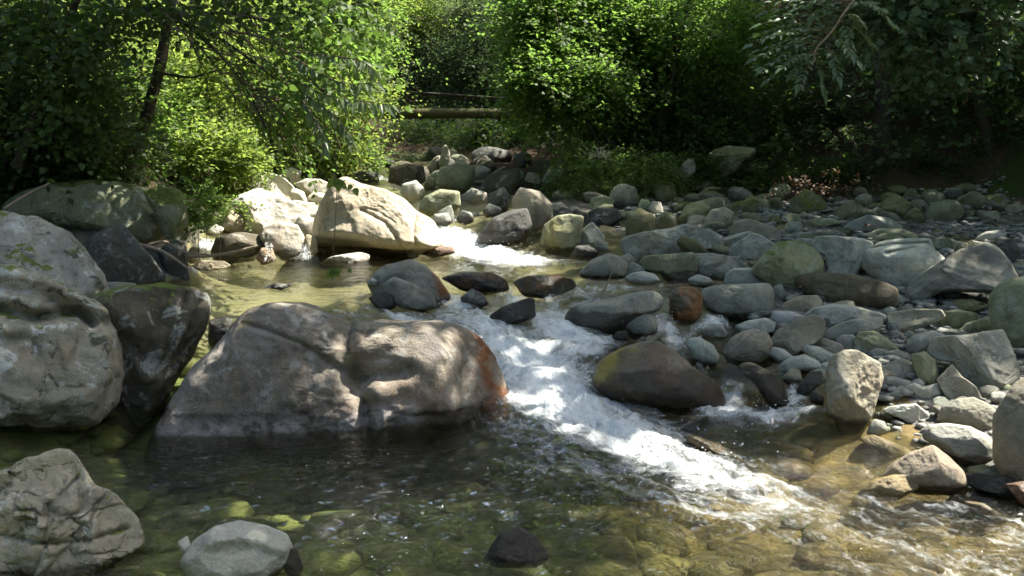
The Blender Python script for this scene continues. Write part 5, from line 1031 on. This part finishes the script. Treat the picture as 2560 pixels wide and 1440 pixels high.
shrub('fern_clump', 'dim ferns drooping over the stones beyond the far bend', 'bush', 1130, 392, 110, 20, 14.6, 380, 11, .055, .025, LEAF_COOL, ln=(.2, .45), droop=.5, stems=3, thick=.006)
shrub('fern_clump', 'fern and weed bank hanging over the dark boulders right of the bend', 'bush', 1480, 430, 90, 55, 10.9, 700, 12, .055, .022, LEAF_MID, ln=(.25, .5), droop=.6, stems=5, thick=.006)
shrub('fern_clump', 'feathery ferns right of the white flower plume', 'bush', 1590, 440, 70, 45, 10.7, 400, 14, .05, .016, LEAF_MID, ln=(.25, .5), droop=.5, stems=5, thick=.006)
fl = thing('flower_plume', 'creamy white feathery flower plume above the ferns', 'flower', ground_pt(1495, 10.6))
b = np.array([P(x, y, 10.55) for x, y in zip(rng.normal(1492, 16, 60), rng.normal(388, 7, 60))])
leaf_obj('petals', fl, spray_leaves(b, rng.normal(size=b.shape) + [0, -.3, .6], np.full(60, .1), 8, .022, .012, .1, .5, False), LEAF_PALE)['kind'] = 'stuff'
stem_obj('stem', fl, tube(smooth_path([ground_pt(1500, 10.6), P(1498, 440, 10.6), P(1493, 390, 10.55)], 8), .006, 5), TWIG)
mossy = tree('forest_tree', 'mossy upright trunk standing in the dark wood on the right', [P(2218, 500, 11.5), P(2212, 400, 11.5), P(2206, 280, 11.5), P(2210, 150, 11.5), P(2220, 0, 11.4), P(2200, -500, 11.0), P(2100, -1000, 10.4)], [.13, .09, .085, .08, .09, .10, .05],
             [([P(2208, 200, 11.5), P(2260, 90, 11.2), P(2330, 0, 10.8)], .03), ([P(2206, 280, 11.5), P(2150, 200, 11.2), P(2110, 120, 10.9)], .025)])
slim = tree('slim_tree', 'slim dark trunk slanting up through the hazels on the right', [P(1632, 400, 11.6), P(1650, 320, 11.6), P(1672, 240, 11.6), P(1700, 100, 11.7), P(1740, -80, 11.7), P(1760, -400, 11.4)], [.035, .03, .028, .025, .03, .02])
far_r = tree('forest_tree', 'dim trunk at the far right of the wood', [P(2500, 520, 11), P(2480, 380, 11), P(2440, 240, 11), P(2445, 100, 11), P(2470, -60, 10.8), P(2520, -600, 10)], [.08, .06, .055, .05, .07, .05])
# --- pinnate branch reaching in from the top right: every leaflet a piece
pin = thing('ash_branch', 'near branch of sky-tinted pinnate leaves hanging from the top right', 'branch', P(2170, -40, 5.6))
mainp = smooth_path([P(2170, -40, 5.6), P(2110, 30, 5.5), P(2080, 80, 5.45), P(2030, 130, 5.4), P(2036, 155, 5.4)], 14); V_, F_ = tube(mainp, np.linspace(.010, .004, 14), 6); link('stem', mesh_np('stem', V_ - np.array(pin.location), F_), WOOD, pin)
AL = [one_leaf('leaf', 1.0, w, c) for w, c in ((.36, .15), (.32, .3), (.4, .05))]
for m_ in AL: m_.materials.append(LEAF_SKYLIT)
for (x0, y0, x1, y1) in ((2100, 40, 1905, 60), (2085, 70, 1880, 110), (2060, 105, 1890, 145), (2040, 125, 1925, 195), (2110, 30, 1930, 5), (2120, 20, 1990, -20), (2075, 85, 1960, 80), (2045, 130, 2000, 210), (2100, 50, 2180, 110), (2070, 90, 2140, 150), (2140, -10, 2230, 60), (2050, 115, 1945, 120), (2130, 0, 2040, 40), (2036, 150, 2060, 230), (2090, 60, 1950, 40), (2060, 100, 1930, 90), (2050, 110, 1910, 170), (2120, 10, 2000, 20), (2040, 135, 1960, 165), (2150, -20, 2080, -10), (2110, 40, 2150, 60), (2095, 55, 1900, 85), (2070, 95, 1900, 125), (2130, 5, 1920, 30), (2045, 125, 1985, 180), (2160, -30, 2000, -5), (2120, 15, 2200, 20), (2100, 45, 2130, 130), (2060, 105, 2095, 190)):
    d0_, d1_ = 5.45 + rng.normal() * .08, 5.35 + rng.normal() * .15; a_, b_ = P(x0, y0, d0_), P(x1, y1, d1_); m_ = .5 * (a_ + b_) + np.array([0, 0, .035])
    q = smooth_path([a_, m_, b_], 10); V_, F_ = tube(q, np.linspace(.0028, .0015, 10), 4); rc = link('leaf_stalk', mesh_np('leaf_stalk', V_ - np.array(pin.location), F_), TWIG, pin)
    dq = unit(b_ - a_); side = unit(np.cross(dq, [0, 0, 1.0]))
    for j in range(3, 10):
        for s_ in (-1, 1): put_leaf(AL[rng.integers(3)], rc, q[j], dq * .75 + side * s_ * .75 + np.array([0, 0, -.15]) + rng.normal(size=3) * .12, np.array([0, -.3, 1]) + rng.normal(size=3) * .25, rng.uniform(.045, .07), LEAF_SKYLIT)
    put_leaf(AL[0], rc, q[-1], dq + np.array([0, 0, -.2]), np.array([0, -.3, 1]), .085, LEAF_SKYLIT)

# --- the pipe and cable across the stream, sticks
def stick(name, label, cat, pts, r, mat=WOOD, r1=None, sides=7):
    q = smooth_path(pts, 12); e0 = np.array(q[0]); V_, F_ = tube(q, np.linspace(r, r1 if r1 else r * .5, 12), sides, .3)
    return tag(link(name, mesh_np(name, V_ - e0, F_), mat, loc=e0), label, cat)
DP = 14.2
pipe_p = np.linspace(P(880, 283, DP), P(1420, 284, DP), 24); V_, F_ = tube(pipe_p, np.full(24, .075), 16, .04)
tag(link('pipe', mesh_np('pipe', V_ - pipe_p[0], F_), PIPE, loc=pipe_p[0]), 'mossy brown pipe crossing the stream in the background', 'pipe')
stick('cable', 'thin black cable sagging above the mossy pipe', 'cable', [P(840, 216, DP), P(960, 228, DP), P(1080, 234, DP), P(1250, 246, DP), P(1420, 250, DP)], .022, BARK, .022)
stick('driftwood_stick', 'pale driftwood stick leaning on the brown block at the far bend', 'stick', [P(1200, 460, 12.2), P(1225, 440, 12.3), P(1262, 418, 12.4)], .03, WOOD, .02)
stick('driftwood_stick', 'bent sunlit stick lying along the left rim of the upper pool', 'stick', [P(440, 640, 7.3), P(510, 642, 7.3), P(575, 632, 7.3), P(645, 615, 7.35)], .016)
stick('driftwood_stick', 'grey stick crossing the stones at the left pool rim', 'stick', [P(350, 612, 6.9), P(400, 625, 6.9), P(440, 650, 6.9), P(470, 672, 6.9)], .018)
stick('driftwood_stick', 'thin stick above the pool beside the mossy dark stone', 'stick', [P(370, 612, 7.0), P(410, 600, 7.1), P(460, 632, 7.1), P(520, 636, 7.1)], .010)
stick('driftwood_stick', 'short dark twig floating in the green pool', 'stick', [P(545, 700, 6.95), P(590, 702, 6.95), P(635, 700, 6.95)], .005)
stick('driftwood_stick', 'slanting bare stick on the ground at the left edge', 'stick', [P(10, 522, 6.3), P(60, 490, 6.4), P(135, 452, 6.6)], .010, WOOD, .006)
stick('driftwood_stick', 'greyish stick propped on the right end of the sunlit boulder', 'stick', [P(1030, 618, 8.35), P(1052, 590, 8.4), P(1078, 555, 8.5)], .022, WOOD, .012)
stick('driftwood_stick', 'thin twig standing up from the wide riffle', 'stick', [P(1508, 735, 6.6), P(1522, 700, 6.6), P(1538, 660, 6.6)], .0045, WOOD, .003)
stick('driftwood_stick', 'pale root on the ground under the right wood', 'stick', [P(1740, 495, 10.6), P(1770, 470, 10.7), P(1800, 472, 10.8)], .02)
# dead leaves
b = np.array([P(x, y, 10.6) for x, y in zip(rng.normal(2060, 60, 80), rng.normal(478, 16, 80))]); b[:, 2] = np.maximum(TZ(b[:, 0], b[:, 1]) + .03, b[:, 2])
lit_o = tag(link('leaf_litter', None, loc=(0, 0, 0)), 'brown dead leaves lying behind the mossy stones of the right bank', 'leaves', kind='stuff')
leaf_obj('leaf_litter_mass', lit_o, spray_leaves(b, rng.normal(size=b.shape), np.full(80, .12), 4, .06, .04, .1, 1.0, True), LEAF_DEAD)

# ------------------------------------------------------------------ undergrowth covering the hillsides
def hill_leaves(name, label, n, xr, mat, sunny):
    X = rng.uniform(*xr, n); Y = rng.uniform(8.5, 30, n); Z = TZ(X, Y); pr = proj(np.c_[X, Y, Z])
    k = (pr[:, 0] > -300) & (pr[:, 0] < 2860) & (pr[:, 1] > -900) & (pr[:, 1] < 470) & (Z > np.where((X > 1.3) & (Y > 10.9), .9, 1.15)) & ~((pr[:, 0] > 900) & (pr[:, 0] < 1330) & (Y < 19.5))
    X, Y, Z = X[k], Y[k], Z[k]; b_ = np.c_[X, Y, Z + rng.uniform(.02, .5, len(X))]
    o = tag(link(name, None, loc=(0, 0, 0)), label, 'undergrowth', kind='stuff')
    leaf_obj('undergrowth_leaves', o, spray_leaves(b_, rng.normal(size=b_.shape) + [0, -.5, .6], rng.uniform(.3, .7, len(b_)), 7, .12, .08, .3, .8, False), mat)
hill_leaves('undergrowth', 'bright green undergrowth covering the left valley side', 6500, (-14, -2.6), LEAF_SUNLIT, True)  # sunlit leaf colour brightens this hillside
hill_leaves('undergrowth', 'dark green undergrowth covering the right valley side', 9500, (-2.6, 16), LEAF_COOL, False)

# ------------------------------------------------------------------ unseen leaf sprays added overhead to cast shade, gaps cut for sun patches
LIT = [(930, 560, 9.0, .80), (1040, 590, 8.7, .5), (700, 520, 9.6, 1.0), (690, 600, 8.6, .55), (600, 570, 8.8, .5), (850, 650, 8.0, .5), (700, 670, 7.6, .45), (1000, 640, 8.2, .4), (1150, 620, 8.4, .55), (1280, 650, 7.9, .45), (780, 460, 11, .8),
       (480, 300, 10.8, 1.1), (620, 250, 11.5, 1.3), (780, 250, 11.5, 1.2), (560, 410, 9.6, .7), (860, 120, 10.5, .8), (860, 270, 6.3, .45), (800, 200, 6.6, .3), (420, 150, 11.5, .9), (700, 100, 11.8, 1.0), (400, 300, 10.5, 1.0), (900, 250, 11, 1.0), (360, 400, 9.6, .6), (600, 60, 11.5, 1.1), (330, 130, 13, .9), (430, 478, 7.2, .22), (300, 460, 7.3, .08), (230, 455, 7.3, .06), (680, 450, 10.5, 1.0), (760, 440, 11.5, .9), (610, 480, 10.0, .6),
       (790, 890, 5.05, .10), (850, 940, 4.95, .09), (745, 860, 5.1, .07), (955, 930, 4.95, .10), (1060, 838, 5.2, .12), (1110, 870, 5.1, .13), (1000, 890, 5.05, .08), (520, 885, 5.1, .09), (475, 945, 5.0, .08), (580, 840, 5.2, .06), (960, 1000, 4.9, .07),
       (1650, 880, 5.7, .05), (2140, 955, 5.2, .20), (2165, 1000, 5.1, .20), (2150, 1040, 5.0, .16), (2310, 1160, 4.5, .30), (2250, 1180, 4.4, .2), (2430, 1100, 4.7, .30), (2470, 1110, 4.7, .28), (2530, 1020, 4.8, .3), (2440, 1015, 5.0, .22), (2280, 1035, 5.0, .10),
       (1960, 1240, 4.2, .28), (2150, 1290, 4.0, .40), (2350, 1300, 3.9, .45), (2500, 1400, 3.5, .5), (2150, 1400, 3.6, .28), (1750, 1160, 4.5, .2), (1600, 1100, 4.8, .12), (1390, 900, 5.6, .10), (1450, 1010, 5.1, .12), (1330, 840, 5.9, .07), (1950, 1110, 4.7, .15), (2200, 1100, 4.7, .15), (1750, 1100, 4.8, .12), (1700, 1340, 3.8, .14),
       (900, 1310, 3.9, .16), (800, 1360, 3.7, .14), (1000, 1370, 3.7, .12), (700, 1140, 4.6, .08), (1400, 1330, 3.9, .12), (560, 1380, 3.6, .10), (960, 1220, 4.2, .14), (1200, 1290, 4.0, .1), (480, 1290, 3.95, .1),
       (1310, 60, 11.3, .6), (1320, 190, 11.0, .5), (1350, 250, 10.9, .4), (1420, 40, 11.3, .5), (1500, 60, 11.8, .45), (1460, 160, 11.4, .3), (1620, 40, 12, .3), (1750, 30, 12, .25), (1560, 190, 12, .2), (120, 120, 7, .12), (200, 60, 7, .15), (60, 250, 7.2, .1), (1010, 15, 20, 1.4), (1060, 120, 20, .5), (1160, 140, 18.5, .5), (1230, 20, 19, .7),
       (2060, 475, 10.6, .10), (2020, 492, 10.5, .08), (1800, 545, 9.7, .10), (1650, 530, 10, .10), (1880, 510, 10.4, .12), (2090, 328, 10.6, .14), (2460, 580, 9, .12), (1930, 40, 5.4, .15), (1710, 560, 9.3, .06), (2150, 520, 10.2, .06), (1590, 690, 7.3, .05), (1450, 570, 8.7, .08), (1380, 590, 8.6, .07)]
LITC = np.array([P(a, b, d) for a, b, d, r in LIT]); LITR = np.array([r for *_, r in LIT])
def shade_keep(p, rad):
    v = LITC[None] - p[:, None]; al = v @ SUN; per = np.linalg.norm(v - al[..., None] * SUN, axis=-1)
    return ~((per < LITR[None] * rng.uniform(.85, 1.15, (len(p), 1)) + np.where(LITR < .25, .05, .2)[None]) & (al < 0)).any(1)
def overhead(x0, x1, y0, y1, z0, z1, n, seed):                      # boxes on the ground to be shaded -> sprays above
    gx_, gy_, zz_ = rng.uniform(x0, x1, n), rng.uniform(y0, y1, n), rng.uniform(z0, z1, n)
    p = np.c_[gx_, gy_, np.full(n, .4)]; p = p + SUN * ((zz_ - .4) / SUN[2])[:, None]
    return p[shade_keep(p, .17)]
SHADE = [  # tree, shaded ground x0..x1, y0..y1, height, sprays
    (leaner, -4.5, -.2, 3.0, 7.2, 5.6, 7.5, 4600), (thin, -8, -2.6, 5.0, 9.0, 4.6, 7.5, 2900), (slim, -.2, 2.2, 3.0, 9.0, 6.0, 8.0, 3600), (mossy, 1.8, 5.5, 4.4, 9.5, 6.0, 8.0, 2700), (mossy, 1.0, 9.0, 9.2, 14.5, 4.8, 8.0, 8500), (far_r, 5.0, 9.5, 4, 11, 5.0, 7.5, 3000), (slim, -3.0, 3.0, 13.5, 23, 7.0, 10.0, 3800), (slim, -.5, 2.5, 9.0, 13.5, 5.0, 8.0, 1300)]
for tr, x0, x1, y0, y1, z0, z1, n in SHADE:
    b = overhead(x0, x1, y0, y1, z0, z1, n, 1)
    leaf_obj('crown', tr, spray_leaves(b, rng.normal(size=b.shape) * [1, 1, .3], rng.uniform(.12, .26, len(b)), 4, .15, .11, .2, 1.2, False), LEAF_MID)  # leaf mass out of view, added for the shade it casts
# unseen wood behind the viewer, added to block the low sky
fb = []
for (x0, x1, y0, y1, z0, z1, n) in ((-12, 12, -11, -5, .3, 9, 3000), (-10, -5.2, -5, 4.5, 1.2, 8, 1800), (6.5, 11, -5, 4, 1.0, 8, 1500)):
    fb.append(np.c_[rng.uniform(x0, x1, n), rng.uniform(y0, y1, n), rng.uniform(z0, z1, n)])
b = np.concatenate(fb); b = b[shade_keep(b, .2)]
wd = tag(link('forest', None, loc=(0, 0, 0)), 'unseen leafy wood downstream of the viewer, added to block low sky', 'forest', kind='stuff')
leaf_obj('forest_leaves', wd, spray_leaves(b, rng.normal(size=b.shape), rng.uniform(.5, 1.0, len(b)), 6, .34, .24, .2, .8, False), LEAF_SHADED)
print('leaf tris', NLEAF[0])

# ------------------------------------------------------------------ foam flecks and spray
def drops(name, label, boxes, rr, flat, hz):
    S, F = ico(1); Vs, Fs, o_ = [], [], 0
    for (x0, y0, x1, y1, z, n) in boxes:
        for k in range(n):
            p = PZ(rng.uniform(x0, x1), rng.uniform(y0, y1), z); p[2] = max(WZ(p[0], p[1]), TZ(p[0], p[1])) + rng.uniform(*hz) ** 1.0
            r = rng.uniform(*rr); sc = np.array([rng.uniform(.8, 1.7), rng.uniform(.8, 1.5), flat])
            Vs.append(S * sc * r + p); Fs.append(F + o_); o_ += len(S)
    o = link(name, mesh_np(name, np.concatenate(Vs), np.concatenate(Fs)), FOAM); tag(o, label, 'foam', kind='stuff')
drops('foam_flecks', 'white foam flecks drifting on the lower pool', [(700, 1090, 1300, 1400, 0, 16), (500, 1130, 900, 1250, 0, 8), (800, 1330, 1100, 1430, 0, 14), (1300, 1100, 1700, 1300, 0, 40)], (.0012, .0045), .4, (.002, .006))
drops('spray_drops', 'white water drops thrown up by the rapids', [(1240, 780, 1480, 870, .25, 90), (1360, 980, 1560, 1080, .02, 90), (1550, 1060, 1950, 1220, 0, 90), (1120, 590, 1340, 650, .46, 70), (1050, 720, 1250, 800, .36, 60), (660, 620, 780, 655, .44, 60), (1880, 1000, 2010, 1030, .02, 50), (1640, 800, 1700, 850, .2, 40)], (.0015, .004), 1.0, (.0, .05))

# dead leaves and bits of twig caught between the stones
n = 130; Xs = rng.uniform(1.0, 4.8, n); Ys = rng.uniform(5.0, 10.5, n); zz = TZ(Xs, Ys); ok = zz > WZ(Xs, Ys) + .02
b = np.c_[Xs, Ys, zz + rng.uniform(.03, .10, n)][ok]
lo = tag(link('leaf_litter', None, loc=(0, 0, 0)), 'dead leaves caught between the stones of the right bank', 'leaves', kind='stuff')
leaf_obj('leaf_litter_mass', lo, spray_leaves(b, rng.normal(size=b.shape), np.full(len(b), .08), 2, .055, .035, .1, 1.0, True), LEAF_DEAD)

# thin broken falls between the stones of the left shore
for (x0, x1, yt, yb, d_, lb) in ((664, 688, 606, 654, 7.9, 'thin broken fall left of the white-topped boulder'), (756, 772, 612, 650, 7.9, 'thin broken fall between the white-topped and the sunlit boulder')):
    S, F = ico(1); Vs, Fs, o_ = [], [], 0
    lanes = rng.uniform(x0, x1, 7)
    for k in range(110):
        f = rng.uniform() ** .8; xa = lanes[rng.integers(7)] + rng.normal() * (1.5 + 4 * f); p = P(xa, yt + (yb - yt) * f, d_ + .05 - .08 * f)
        Vs.append(S * np.array([.0022, .0022, .010 * rng.uniform(.4, 1.4)]) * rng.uniform(.6, 1.3) + p); Fs.append(F + o_); o_ += len(S)
    o = link('cascade', mesh_np('cascade', np.concatenate(Vs), np.concatenate(Fs)), FOAM); tag(o, lb, 'waterfall', kind='stuff')
